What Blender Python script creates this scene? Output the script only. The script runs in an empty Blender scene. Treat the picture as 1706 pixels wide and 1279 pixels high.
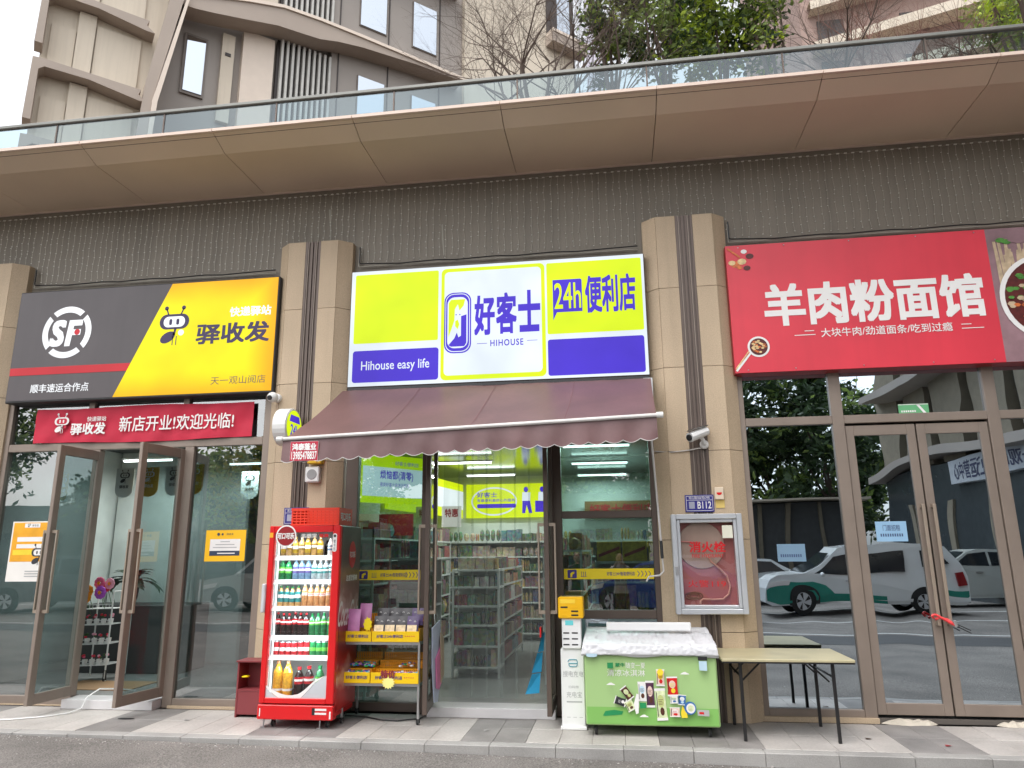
import bpy, bmesh, math, random
import numpy as np
from mathutils import Vector, Matrix, noise as mnoise

rnd = random.Random(7)
SC = bpy.context.scene
COL = SC.collection

# ------------------------------------------------------------------ camera, sky, sun, exposure
cam_d = bpy.data.cameras.new('camera')
cam = bpy.data.objects.new('camera', cam_d); COL.objects.link(cam)
YAW, PITCH, ROLL = 0.140162, 0.229271, -0.009555
cam_d.sensor_width = 36.0; cam_d.lens = 36.0 * 1199.25 / 1706
cam_d.clip_start = 0.05; cam_d.clip_end = 600
_f = Vector((-math.sin(YAW) * math.cos(PITCH), math.cos(YAW) * math.cos(PITCH), math.sin(PITCH)))
_r = Vector((math.cos(YAW), math.sin(YAW), 0)); _u = _r.cross(_f)
_r2 = math.cos(ROLL) * _r + math.sin(ROLL) * _u
_u2 = -math.sin(ROLL) * _r + math.cos(ROLL) * _u
M = Matrix((( _r2.x, _u2.x, -_f.x, 0), (_r2.y, _u2.y, -_f.y, -8.15), (_r2.z, _u2.z, -_f.z, 1.68), (0, 0, 0, 1)))
cam.matrix_world = M
SC.camera = cam

SUN_EL, SUN_AZ = math.radians(66), math.radians(205)      # azimuth clockwise from +y
world = bpy.data.worlds.new('World'); SC.world = world; world.use_nodes = True
nt = world.node_tree; nt.nodes.clear()
sky = nt.nodes.new('ShaderNodeTexSky'); sky.sky_type = 'NISHITA'; sky.sun_disc = False
sky.sun_elevation = SUN_EL; sky.sun_rotation = SUN_AZ; sky.air_density = 1.0; sky.dust_density = 3.0; sky.ozone_density = 1.0
hs = nt.nodes.new('ShaderNodeHueSaturation'); hs.inputs['Saturation'].default_value = 0.14
hs.inputs['Value'].default_value = 1.45
bg = nt.nodes.new('ShaderNodeBackground'); bg.inputs['Strength'].default_value = 0.15
wo = nt.nodes.new('ShaderNodeOutputWorld')
nt.links.new(sky.outputs[0], hs.inputs['Color']); nt.links.new(hs.outputs[0], bg.inputs[0]); nt.links.new(bg.outputs[0], wo.inputs[0])

sun_d = bpy.data.lights.new('sun', 'SUN'); sun_d.energy = 0.55; sun_d.angle = math.radians(50); sun_d.color = (1.0, 0.98, 0.95)
sun = bpy.data.objects.new('sun', sun_d); COL.objects.link(sun)
_sd = Vector((math.sin(SUN_AZ) * math.cos(SUN_EL), math.cos(SUN_AZ) * math.cos(SUN_EL), math.sin(SUN_EL)))
sun.rotation_euler = _sd.to_track_quat('Z', 'Y').to_euler(); sun.location = (0, -20, 30)

EXPO = 0.92
vs = SC.view_settings
vs.view_transform = 'Standard'; vs.look = 'None'; vs.gamma = 1; vs.exposure = EXPO; vs.use_curve_mapping = False
SC.cycles.max_bounces = 9; SC.cycles.transparent_max_bounces = 16; SC.cycles.glossy_bounces = 5
SC.cycles.caustics_reflective = False; SC.cycles.caustics_refractive = False

# ------------------------------------------------------------------ helpers
def lin(c):
    c = c / 255.0
    return c / 12.92 if c <= 0.04045 else ((c + 0.055) / 1.055) ** 2.4
def S(r, g, b, k=1.0):
    return (lin(r) * k, lin(g) * k, lin(b) * k, 1)

MATS = {}
def mat(name, col, rough=.6, metal=0.0, var=.10, scale=3.0, bump=0.0, bscale=80.0, rand=0.0, spec=.5, fine=0.0, fscale=120.0, coat=0.0, streak=0.0, alpha=None, trans=0.0):
    m = bpy.data.materials.new(name); m.use_nodes = True; MATS[name] = m
    n = m.node_tree.nodes; l = m.node_tree.links
    p = n['Principled BSDF']
    geo = n.new('ShaderNodeNewGeometry')
    no = n.new('ShaderNodeTexNoise'); no.inputs['Scale'].default_value = scale; no.inputs['Detail'].default_value = 4
    l.new(geo.outputs['Position'], no.inputs['Vector'])
    mr = n.new('ShaderNodeMapRange'); mr.inputs[1].default_value = .3; mr.inputs[2].default_value = .7
    mr.inputs[3].default_value = 1 - var; mr.inputs[4].default_value = 1 + var
    l.new(no.outputs['Fac'], mr.inputs[0]); val = mr.outputs[0]
    def mul(a, b):
        x = n.new('ShaderNodeMath'); x.operation = 'MULTIPLY'; l.new(a, x.inputs[0]); l.new(b, x.inputs[1]); return x.outputs[0]
    if fine:
        n2 = n.new('ShaderNodeTexNoise'); n2.inputs['Scale'].default_value = fscale; n2.inputs['Detail'].default_value = 3
        l.new(geo.outputs['Position'], n2.inputs['Vector'])
        m2 = n.new('ShaderNodeMapRange'); m2.inputs[1].default_value = .3; m2.inputs[2].default_value = .7
        m2.inputs[3].default_value = 1 - fine; m2.inputs[4].default_value = 1 + fine
        l.new(n2.outputs['Fac'], m2.inputs[0]); val = mul(val, m2.outputs[0])
    if streak:
        mp = n.new('ShaderNodeMapping'); mp.inputs['Scale'].default_value = (9, 9, .35); l.new(geo.outputs['Position'], mp.inputs[0])
        n3 = n.new('ShaderNodeTexNoise'); n3.inputs['Scale'].default_value = 1.0; n3.inputs['Detail'].default_value = 5; l.new(mp.outputs[0], n3.inputs['Vector'])
        m3 = n.new('ShaderNodeMapRange'); m3.inputs[1].default_value = .45; m3.inputs[2].default_value = .75; m3.inputs[3].default_value = 1; m3.inputs[4].default_value = 1 - streak
        l.new(n3.outputs['Fac'], m3.inputs[0]); val = mul(val, m3.outputs[0])
    if rand:
        oi = n.new('ShaderNodeObjectInfo'); m4 = n.new('ShaderNodeMapRange'); m4.inputs[3].default_value = 1 - rand; m4.inputs[4].default_value = 1 + rand
        l.new(oi.outputs['Random'], m4.inputs[0]); val = mul(val, m4.outputs[0])
    vm = n.new('ShaderNodeVectorMath'); vm.operation = 'SCALE'; vm.inputs[0].default_value = col[:3]
    l.new(val, vm.inputs['Scale']); l.new(vm.outputs[0], p.inputs['Base Color'])
    p.inputs['Roughness'].default_value = rough; p.inputs['Metallic'].default_value = metal
    p.inputs['Specular IOR Level'].default_value = spec; p.inputs['Coat Weight'].default_value = coat
    if trans: p.inputs['Transmission Weight'].default_value = trans
    if alpha is not None: p.inputs['Alpha'].default_value = alpha
    if bump:
        nb = n.new('ShaderNodeTexNoise'); nb.inputs['Scale'].default_value = bscale; nb.inputs['Detail'].default_value = 4
        l.new(geo.outputs['Position'], nb.inputs['Vector'])
        b = n.new('ShaderNodeBump'); b.inputs['Strength'].default_value = bump; b.inputs['Distance'].default_value = .01
        l.new(nb.outputs['Fac'], b.inputs['Height']); l.new(b.outputs[0], p.inputs['Normal'])
    return m

LIT = 0.5 ** EXPO
def emat(name, col, strength=1.0, base=None, rough=.35):
    m = bpy.data.materials.new(name); m.use_nodes = True; MATS[name] = m
    p = m.node_tree.nodes['Principled BSDF']
    p.inputs['Base Color'].default_value = base or tuple(c * .06 for c in col[:3]) + (1,)
    p.inputs['Roughness'].default_value = rough; p.inputs['Specular IOR Level'].default_value = .25
    p.inputs['Emission Color'].default_value = col; p.inputs['Emission Strength'].default_value = strength
    # slight unevenness of the lamps behind the film
    n = m.node_tree.nodes; l = m.node_tree.links
    geo = n.new('ShaderNodeNewGeometry'); no = n.new('ShaderNodeTexNoise'); no.inputs['Scale'].default_value = 1.6
    l.new(geo.outputs['Position'], no.inputs['Vector'])
    mr = n.new('ShaderNodeMapRange'); mr.inputs[1].default_value = .3; mr.inputs[2].default_value = .7
    mr.inputs[3].default_value = strength * .88; mr.inputs[4].default_value = strength * 1.1
    l.new(no.outputs['Fac'], mr.inputs[0]); l.new(mr.outputs[0], p.inputs['Emission Strength'])
    return m

def glass(name, tint, refl, rough=0.0, wob=0.0, rcol=(1, 1, 1, 1)):
    m = bpy.data.materials.new(name); m.use_nodes = True; MATS[name] = m
    n = m.node_tree.nodes; l = m.node_tree.links; n.clear()
    out = n.new('ShaderNodeOutputMaterial'); mix = n.new('ShaderNodeMixShader')
    tr = n.new('ShaderNodeBsdfTransparent'); tr.inputs[0].default_value = tint
    gl = n.new('ShaderNodeBsdfGlossy'); gl.inputs['Color'].default_value = rcol; gl.inputs['Roughness'].default_value = rough
    # Schlick reflectance on the outer face of the pane only
    lw = n.new('ShaderNodeLayerWeight'); lw.inputs[0].default_value = .5
    pw = n.new('ShaderNodeMath'); pw.operation = 'POWER'; pw.inputs[1].default_value = 5; l.new(lw.outputs['Facing'], pw.inputs[0])
    ad = n.new('ShaderNodeMath'); ad.operation = 'MULTIPLY_ADD'; ad.use_clamp = True; ad.inputs[1].default_value = .9-refl; ad.inputs[2].default_value = refl+.06
    l.new(pw.outputs[0], ad.inputs[0])
    gb = n.new('ShaderNodeNewGeometry'); iv = n.new('ShaderNodeMath'); iv.operation = 'SUBTRACT'; iv.inputs[0].default_value = 1.0
    l.new(gb.outputs['Backfacing'], iv.inputs[1])
    ml = n.new('ShaderNodeMath'); ml.operation = 'MULTIPLY'; l.new(ad.outputs[0], ml.inputs[0]); l.new(iv.outputs[0], ml.inputs[1]); l.new(ml.outputs[0], mix.inputs[0])
    l.new(tr.outputs[0], mix.inputs[1]); l.new(gl.outputs[0], mix.inputs[2]); l.new(mix.outputs[0], out.inputs[0])
    if wob:
        geo = n.new('ShaderNodeNewGeometry'); no = n.new('ShaderNodeTexNoise'); no.inputs['Scale'].default_value = 1.3; no.inputs['Detail'].default_value = 1
        l.new(geo.outputs['Position'], no.inputs['Vector'])
        b = n.new('ShaderNodeBump'); b.inputs['Strength'].default_value = 1.0; b.inputs['Distance'].default_value = wob
        l.new(no.outputs['Fac'], b.inputs['Height']); l.new(b.outputs[0], gl.inputs['Normal'])
    return m

ORG = {}
def tag(o, label=None, cat=None, group=None, kind=None):
    if label: o['label'] = label
    if cat: o['category'] = cat
    if group: o['group'] = group
    if kind: o['kind'] = kind
    return o
def E(name, loc, label=None, cat=None, group=None, kind=None):
    o = bpy.data.objects.new(name, None); COL.objects.link(o); o.location = loc; o.empty_display_size = .1
    ORG[o.name] = Vector(loc); return tag(o, label, cat, group, kind)

class MB:
    def __init__(s): s.v = []; s.f = []; s.m = []
    def add(s, vs, fs, mi=0):
        b = len(s.v); s.v += [tuple(v) for v in vs]
        for f in fs: s.f.append(tuple(b + i for i in f)); s.m.append(mi)
        return s
    def box(s, x0, x1, y0, y1, z0, z1, mi=0):
        vs = [(x0,y0,z0),(x1,y0,z0),(x1,y1,z0),(x0,y1,z0),(x0,y0,z1),(x1,y0,z1),(x1,y1,z1),(x0,y1,z1)]
        return s.add(vs, [(0,3,2,1),(4,5,6,7),(0,1,5,4),(1,2,6,5),(2,3,7,6),(3,0,4,7)], mi)
    def bbox(s, x0, x1, y0, y1, z0, z1, c=.01, mi=0):
        """box with chamfered edges"""
        vs = []; 
        for z, k in ((z0, c), (z0 + c, 0), (z1 - c, 0), (z1, c)):
            vs += [(x0+k+(c if k==0 else 0),y0+k,z),(x1-k-(c if k==0 else 0),y0+k,z),(x1-k,y0+k+(c if k==0 else 0),z),(x1-k,y1-k-(c if k==0 else 0),z),
                   (x1-k-(c if k==0 else 0),y1-k,z),(x0+k+(c if k==0 else 0),y1-k,z),(x0+k,y1-k-(c if k==0 else 0),z),(x0+k,y0+k+(c if k==0 else 0),z)]
        fs = [tuple(range(7, -1, -1)), tuple(range(24, 32))]
        for r in range(3):
            for i in range(8):
                j = (i + 1) % 8; a = r * 8
                fs.append((a+i, a+j, a+8+j, a+8+i))
        return s.add(vs, fs, mi)
    def quad(s, a, b, c, d, mi=0): return s.add([a, b, c, d], [(0,1,2,3)], mi)
    def rect(s, x0, z0, x1, z1, y, mi=0): return s.quad((x0,y,z0),(x1,y,z0),(x1,y,z1),(x0,y,z1), mi)
    def tube(s, p0, p1, r0, r1=None, n=6, mi=0, cap=True):
        p0, p1 = Vector(p0), Vector(p1); r1 = r0 if r1 is None else r1
        d = (p1 - p0).normalized(); a = d.orthogonal().normalized(); b = d.cross(a)
        vs = []
        for p, r in ((p0, r0), (p1, r1)):
            for i in range(n):
                t = 2 * math.pi * i / n; vs.append(p + a * (r * math.cos(t)) + b * (r * math.sin(t)))
        fs = [(i, (i+1) % n, n + (i+1) % n, n + i) for i in range(n)]
        if cap: fs += [tuple(range(n-1, -1, -1)), tuple(range(n, 2*n))]
        return s.add(vs, fs, mi)
    def path(s, pts, r, n=6, mi=0):
        for a, b in zip(pts, pts[1:]): s.tube(a, b, r, r, n, mi)
        return s
    def prism(s, poly, axis, a, b, mi=0, mside=None):
        """poly in the other two axes (x: (y,z); y: (x,z); z: (x,y)) extruded from a to b"""
        def P(u, v, w): return (w,u,v) if axis == 'x' else ((u,w,v) if axis == 'y' else (u,v,w))
        n = len(poly); vs = [P(u,v,a) for u,v in poly] + [P(u,v,b) for u,v in poly]
        s.add(vs, [tuple(range(n)), tuple(range(2*n-1, n-1, -1))], mi)
        k = len(s.v) - 2*n
        for i in range(n):
            j = (i+1) % n; s.f.append((k+i, k+n+i, k+n+j, k+j)); s.m.append(mi if mside is None else mside)
        return s
    def lathe(s, prof, c=(0,0,0), n=10, mi=0, axis='z', mis=None):
        vs = []; fs = []; ms = []
        for r, z in prof:
            for i in range(n):
                t = 2*math.pi*i/n; u, v = r*math.cos(t), r*math.sin(t)
                p = (u, v, z) if axis == 'z' else ((z, u, v) if axis == 'x' else (u, z, v))
                vs.append((c[0]+p[0], c[1]+p[1], c[2]+p[2]))
        b = len(s.v); s.v += vs
        for k in range(len(prof)-1):
            for i in range(n):
                j = (i+1) % n; s.f.append((b+k*n+i, b+k*n+j, b+(k+1)*n+j, b+(k+1)*n+i)); s.m.append(mis[k] if mis else mi)
        s.f.append(tuple(b+i for i in range(n-1,-1,-1))); s.m.append(mis[0] if mis else mi)
        e = b+(len(prof)-1)*n; s.f.append(tuple(e+i for i in range(n))); s.m.append(mis[-1] if mis else mi)
        return s
    def ell(s, c, r, n=10, k=6, mi=0):
        prof = [(max(1e-4, math.sin(math.pi*i/k)), -math.cos(math.pi*i/k)) for i in range(k+1)]
        t = MB().lathe(prof, n=n, mi=mi)
        s.add([(c[0]+x*r[0], c[1]+y*r[1], c[2]+z*r[2]) for x,y,z in t.v], t.f, mi); return s
    def merge(s, o, fn=lambda v: v, mo=0):
        b = len(s.v); s.v += [tuple(fn(Vector(v))) for v in o.v]
        s.f += [tuple(b+i for i in f) for f in o.f]; s.m += [m+mo for m in o.m]; return s
    def mesh(s, name, mats, off=(0,0,0), smooth=False):
        me = bpy.data.meshes.new(name)
        me.from_pydata([(v[0]-off[0], v[1]-off[1], v[2]-off[2]) for v in s.v], [], s.f)
        for m in (mats if isinstance(mats, (list, tuple)) else [mats]): me.materials.append(m)
        me.polygons.foreach_set('material_index', s.m)
        if smooth: me.polygons.foreach_set('use_smooth', [True]*len(s.f))
        bm = bmesh.new(); bm.from_mesh(me); bmesh.ops.recalc_face_normals(bm, faces=bm.faces) if len(s.f) < 20000 else None
        bm.to_mesh(me); bm.free(); me.update(); return me
    def build(s, name, mats, parent=None, smooth=False, label=None, kind=None, angle=None):
        off = ORG.get(parent.name, Vector((0,0,0))) if parent else Vector((0,0,0))
        me = s.mesh(name, mats, off, smooth)
        if angle: me.shade_smooth_by_angle = None
        o = bpy.data.objects.new(name, me); COL.objects.link(o)
        if parent: o.parent = parent
        ORG[o.name] = off.copy()
        if label: o['label'] = label
        if kind: o['kind'] = kind
        return o

def inst(name, me, loc, parent, label=None, rot=None, scale=None):
    o = bpy.data.objects.new(name, me); COL.objects.link(o)
    off = ORG.get(parent.name, Vector((0,0,0))) if parent else Vector((0,0,0))
    if parent: o.parent = parent
    o.location = Vector(loc) - off
    ORG[o.name] = Vector(loc)
    if rot: o.rotation_euler = rot
    if scale: o.scale = scale
    if label: o['label'] = label
    return o
def copy_tree(o, parent=None):
    c = o.copy(); COL.objects.link(c)
    if parent: c.parent = parent
    for ch in list(o.children): copy_tree(ch, c)
    return c

_tc = {}
def text_mesh(s, bold=0.0, shear=0.0, spacing=1.0):
    k = (s, bold, shear, spacing)
    if k not in _tc:
        c = bpy.data.curves.new('t', 'FONT'); c.body = s; c.offset = bold; c.resolution_u = 3; c.shear = shear; c.space_character = spacing
        o = bpy.data.objects.new('t', c); m = bpy.data.meshes.new_from_object(o)
        vs = [tuple(v.co) for v in m.vertices]; fs = [tuple(p.vertices) for p in m.polygons]
        bpy.data.objects.remove(o); bpy.data.curves.remove(c); bpy.data.meshes.remove(m)
        xs = [v[0] for v in vs]; ys = [v[1] for v in vs]
        _tc[k] = (vs, fs, min(xs), max(xs), min(ys), max(ys))
    return _tc[k]
def put_text(mb, s, box, y, mi=0, bold=0.0, shear=0.0, frame=None, spacing=1.0):
    """fit the words to box = (x0, z0, x1, z1) on the plane y (or on a frame (origin, u, v))"""
    vs, fs, a, b, c, d = text_mesh(s, 0.0, shear, spacing)
    x0, z0, x1, z1 = box
    kx, kz = (x1-x0)/(b-a), (z1-z0)/(d-c)
    # heavier weights: the same thin glyph laid down several times, each a hair further out
    sh = [(0,0)] if bold <= 0 else [(bold*.8*i, bold*.8*j) for i, j in ((-1,-1),(1,-1),(-1,1),(1,1),(0,0),(1,0),(-1,0),(0,1),(0,-1))]
    if bold > .045: sh += [(bold*.35*i, bold*.35*j) for i, j in ((-1,-1),(1,-1),(-1,1),(1,1))]
    nrm = None if frame is None else frame[1].cross(frame[2])
    for q, (dx, dz) in enumerate(sh):
        out = []
        for v in vs:
            X = x0 + (v[0]-a+dx)*kx; Z = z0 + (v[1]-c+dz)*kz; e = .00006*q
            out.append((X, y-e, Z) if frame is None else tuple(frame[0] + frame[1]*X + frame[2]*Z + nrm*e))
        mb.add(out, fs, mi)
    return mb
def rrect(x0, z0, x1, z1, r, n=5):
    p = []
    for cx, cz, a in ((x1-r, z0+r, -90), (x1-r, z1-r, 0), (x0+r, z1-r, 90), (x0+r, z0+r, 180)):
        for i in range(n+1):
            t = math.radians(a + 90*i/n); p.append((cx + r*math.cos(t), cz + r*math.sin(t)))
    return p
def flat(mb, poly, y, mi=0, frame=None):
    n = len(poly)
    return mb.add([(x, y, z) if frame is None else tuple(frame[0]+frame[1]*x+frame[2]*z) for x, z in poly], [tuple(range(n))], mi)
def circ(x, z, r, n=24, rz=None, a0=0, a1=360):
    return [(x + r*math.cos(math.radians(a0+(a1-a0)*i/n)), z + (rz or r)*math.sin(math.radians(a0+(a1-a0)*i/n))) for i in range(n)]

# ------------------------------------------------------------------ materials
stone = mat('beige_granite', S(198,176,148,.92), .62, var=.07, scale=1.5, bump=.25, bscale=140, fine=.13, fscale=95, rand=.05, streak=.10)
joint = mat('dark_joint', (.035,.03,.026,1), .8)
alu = mat('bronze_aluminium', S(146,132,121,.9), .42, metal=.25, var=.06, scale=4, streak=.06)
alu_dk = mat('dark_bronze_aluminium', S(104,90,82,.85), .4, metal=.3, var=.08, scale=4)
pullm = mat('champagne_pull_metal', S(176,160,144,.85), .35, metal=.4, var=.04)
wallp = mat('grey_brown_wall_panel', S(128,120,108,1.0), .55, var=.07, scale=1.2, streak=.16, fine=.05, fscale=60)
soffit = mat('copper_toned_soffit_panel', S(226,204,180,.88), .45, metal=.0, var=.06, scale=.8, rand=.04)
lipm = mat('pale_lip_metal', S(236,212,196,.8), .4, var=.05)
reveal = mat('dark_red_brown_reveal', S(96,72,68,.6), .6)
railm = mat('grey_rail_metal', S(138,138,132,.8), .4, metal=.3)
asph = mat('worn_grey_asphalt', S(150,144,139,.52), .88, var=.26, scale=1.1, bump=.8, bscale=90, fine=.55, fscale=75)
tile_l = mat('cream_paving_stone', S(208,201,195,.64), .55, var=.13, scale=2.6, bump=.12, fine=.09, fscale=38, rand=.05)
tile_d = mat('dark_grey_paving_stone', S(150,145,142,.68), .6, var=.20, scale=3.4, bump=.12, fine=.10, fscale=80, rand=.06)
kerbm = mat('pale_granite_kerb', S(188,185,181,.60), .7, var=.16, scale=2.0, bump=.2, fine=.10, fscale=110, rand=.07)
marble = mat('white_veined_marble', S(225,222,222,.8), .3, var=.12, scale=3)
joint_l = mat('grey_cement_joint', S(120,112,105,.6), .9)
white = mat('white_plastic', (.78,.78,.77,1), .4, var=.03)
whitem = mat('white_powder_coat', (.72,.72,.70,1), .35, var=.04)
black = mat('black_plastic', (.018,.018,.02,1), .45, var=.1)
blackm = mat('black_steel', (.022,.021,.022,1), .4, metal=.3)
rubber = mat('black_rubber', (.02,.02,.02,1), .8)
steel = mat('brushed_steel', (.5,.5,.5,1), .3, metal=.8, var=.08)
alum_l = mat('bright_aluminium', (.62,.64,.67,1), .32, metal=.55, var=.06)
redp = mat('glossy_red_paint', S(226,24,30,.85), .3, var=.04, coat=.3)
redd = mat('deep_red_print', S(170,20,30,.7), .4)
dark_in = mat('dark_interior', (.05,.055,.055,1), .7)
G_mid = glass('clear_shop_glass', (.80,.90,.87,1), .10, wob=.0010)
G_window = glass('tinted_store_window', (.60,.74,.71,1), .13, wob=.0012)
G_left = glass('grey_shop_glass', (.50,.57,.58,1), .20, wob=.0016)
G_leaf = glass('door_leaf_glass', (.66,.74,.74,1), .05, wob=.0012)
G_right = glass('mirror_tinted_shop_glass', (.22,.28,.31,1), .56, wob=.0034, rcol=(.78,.90,1,1))
G_rail = glass('blue_grey_parapet_glass', (.74,.82,.85,1), .04, rcol=(.75,.85,.9,1))
G_clear = glass('clear_fridge_glass', (.97,.98,.98,1), .0)
G_pvc = glass('clear_pvc_strip', (.84,.87,.85,1), .06, rough=.14, wob=.004)
_n = G_pvc.node_tree.nodes; _l = G_pvc.node_tree.links
_df = _n.new('ShaderNodeBsdfDiffuse'); _df.inputs[0].default_value = (.7,.75,.73,1); _mx = _n.new('ShaderNodeMixShader'); _mx.inputs[0].default_value = .09
_o = _n['Material Output']; _src = _o.inputs[0].links[0].from_socket; _l.new(_src, _mx.inputs[1]); _l.new(_df.outputs[0], _mx.inputs[2]); _l.new(_mx.outputs[0], _o.inputs[0])

# ------------------------------------------------------------------ ground
def road_z(x): return -.093 - .012 * max(-9.0, min(6.0, x))
mb = MB(); xs = [-160,-40,-9,-6,-3,0,3,6,40,160]; ysr = [-160,-60,-30,-15,-8,-4,-1.262]
for y in ysr:
    for x in xs: mb.v.append((x, y, road_z(x)))
for j in range(len(ysr)-1):
    for i in range(len(xs)-1):
        a = j*len(xs)+i; mb.f.append((a, a+1, a+1+len(xs), a+len(xs))); mb.m.append(0)
road = mb.build('road', asph); tag(road, kind='structure')
terr = MB().box(-160,160,-160,160,-1.2,-.6).build('ground', joint_l); tag(terr, kind='structure')

pave = E('pavement', (0,0,0), kind='structure')
MB().box(-40,40,-1.15,.3,-.3,-.03).build('paving_bed', joint_l, pave)
DARK = [(-5.4,-4.8),(-3.6,-2.7),(-1.5,-.9),(.3,1.2),(2.4,3.0),(4.5,5.4),(-7.5,-6.9)]
def tmesh(w, d, h, m):
    return MB().bbox(-w/2, w/2, -d/2, d/2, -h, 0, .003).mesh('tile', m)
TL, TD = tmesh(.2978,.5125,.04,tile_l), tmesh(.2978,.5125,.04,tile_d)
for i in range(-30, 20):
    x = i*.3 + .15
    for r, y in enumerate((-.865, -.35)):
        dk = any(a <= x < b for a, b in DARK)
        inst('tile', TD if dk else TL, (x, y, rnd.uniform(-.0012, .0012)), pave)
KM = MB().bbox(-.2965, .2965, -.065, .065, -.28, 0, .006).mesh('kerb_stone', kerbm)
for i in range(-17, 12):
    inst('kerb_stone', KM, (-.02+.595*i+.2975, -1.19+rnd.uniform(-.003,.003), rnd.uniform(-.003,.002)), pave)

# grit washed against the kerb
grit = MB()
for k in range(900):
    x = rnd.uniform(-8,5); y = -1.27-abs(rnd.gauss(0,.09)); q = rnd.uniform(.003,.009)*(1.6 if rnd.random() < .04 else 1)
    if rnd.random() < .15: y = -rnd.uniform(1.3,3.0)
    grit.ell((x,y,road_z(x)+q*.3),(q*rnd.uniform(.8,1.5),q,q*.6),4,2,rnd.randrange(3))
o = grit.build('grit', [tile_l, kerbm, tile_d]); tag(o, kind='stuff'); o['label'] = 'pale grit and small stones lying along the foot of the kerb'; o['category'] = 'grit'
# a few small scraps on the paving
for k, (x, y, lab) in enumerate(((-4.55,-.62,'small pale paper scrap left of the maroon cabinet'),(2.15,-.72,'tiny dark leaf scrap on the paving right of the folding table'),(2.75,-.9,'small reddish scrap on the dark paving before the chained doors'),(-1.35,-.75,'small pale scrap on the dark paving before the open store door'))):
    o = MB().add([(x,y,.004),(x+.05,y+.01,.010),(x+.045,y+.04,.005),(x-.005,y+.03,.012)],[(0,1,2,3)]).build('paper_scrap', (kerbm, mat('dark_leaf_scrap',(.05,.03,.02,1),.8), redd, kerbm)[k] if k != 1 else mat('brown_leaf_scrap',(.06,.035,.02,1),.8)); tag(o, lab, 'litter')
# markings and dark band on the far side of the road, met only in the reflections
mk = mat('white_road_paint', (.62,.62,.6,1), .7, var=.15)
dkas = mat('dark_new_asphalt', (.05,.05,.052,1), .8)
rm = MB()
for y0, y1, z in ((-9.55,-9.45,0),(-15.9,-15.75,0),(-12.6,-12.5,0)):
    for a, b in zip(xs, xs[1:]): rm.quad((a,y0,road_z(a)+.004),(b,y0,road_z(b)+.004),(b,y1,road_z(b)+.004),(a,y1,road_z(a)+.004), 0)
for a, b in zip(xs, xs[1:]): rm.quad((a,-9.2,road_z(a)+.004),(b,-9.2,road_z(b)+.004),(b,-7.6,road_z(b)+.004),(a,-7.6,road_z(a)+.004), 1)
o = rm.build('road_markings', [mk, dkas]); tag(o, kind='structure')

# ------------------------------------------------------------------ podium building: wall, columns, canopy, parapet
bld = E('shop_building', (-1.5,0,0), 'ground floor podium with beige stone columns, grey brown wall and copper coloured canopy', 'building')
MB().box(-12,8.5,.02,.3,3.42,6.42).build('wall', wallp, bld)
MB().box(-12,8.5,-.003,.019,6.304,6.3215).build('pale_trim', lipm, bld)
MB().box(-12,8.5,.3,12,5.9,6.45).build('roof_slab', reveal, bld)
CX = [-8.16, -3.62, .915, 5.45]
ZC = [0, .86, 1.79, 2.73, 3.67, 4.61, 5.5]
def plan_piece(pts, z0, z1): return MB().prism(pts, 'z', z0+.003, z1-.003).mesh('stone_panel', stone)
SH = {}
G = .002
plans = {'cl': [(-.475,-.07),(-.475,.04),(-.44,.04),(-.44,-.055),(-.315,-.16),(-.325-G,-.19+.001)],
         'fl': [(-.325+G,-.19),(-.325+G,-.16),(-.10,-.16),(-.10,-.19)]}
plans['fr'] = [(-x,y) for x,y in plans['fl']][::-1]; plans['cr'] = [(-x,y) for x,y in plans['cl']][::-1]
for k in range(6):
    for nme, pl in plans.items(): SH[(k,nme)] = plan_piece(pl, ZC[k], ZC[k+1])
for cx in CX:
    core = MB().prism([(cx-.44,.04),(cx-.44,-.05),(cx-.31,-.155),(cx+.31,-.155),(cx+.44,-.05),(cx+.44,.04)], 'z', 0, 5.49)
    c = core.build('column', joint, bld)
    for k in range(6):
        for nme in plans: inst('stone_panel', SH[(k,nme)], (cx, rnd.uniform(-.001,.001), 0), c)
    g = MB().box(cx-.098,cx+.098,-.165,-.15,0,5.497)
    hl = MB()
    for a, b in ((-.066,-.056),(.040,.050)): hl.box(cx+a,cx+b,-.183,-.1655,.003,5.498)
    hl.build('channel_highlight', alu, bld)  # paler strips stand in for highlights on the groove metal
    for a, b, d in ((-.098,-.070,-.187),(-.030,-.004,-.186),(.012,.036,-.186),(.072,.098,-.187)): g.box(cx+a,cx+b,d,-.164,0.002,5.499)
    gg = g.build('column_groove_trim', alu_dk, bld)
# canopy in panels 1.68 m wide
prof = [(-1.265,6.43),(-.99,6.322),(.0185,6.322),(.0185,6.40),(-.97,6.40),(-1.24,6.49),(-1.265,6.49)]
PM = MB().prism(prof, 'x', -.836, .836).mesh('soffit_panel', soffit)
LM = MB().box(-.836,.836,-1.30,-1.267,6.432,6.468).mesh('lip_panel', lipm)
cano = MB().box(-14,10,-1.22,-.01,6.41,6.47).build('canopy', reveal, bld)
for k in range(-6, 5):
    x = .608 + 1.68*k + .84
    inst('soffit_panel', PM, (x,0,0), cano); inst('lip_panel', LM, (x,0,0), cano)
MB().box(-14,10,-1.235,-1.20,6.471,6.50).build('dark_reveal', reveal, bld)
MB().box(-14,10,-1.225,-1.17,6.502,6.522).build('base_channel', railm, bld)
par = E('glass_parapet', (-1.5,-1.18,6.5), 'low blue grey glass parapet with a metal handrail along the canopy edge', 'parapet')
MB().bbox(-14,10,-1.21,-1.15,6.80,6.845,.008).build('handrail', railm, par)
GP = MB().box(-.70,.70,-.005,.005,0,.278).mesh('glass_panel', G_rail)
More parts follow.
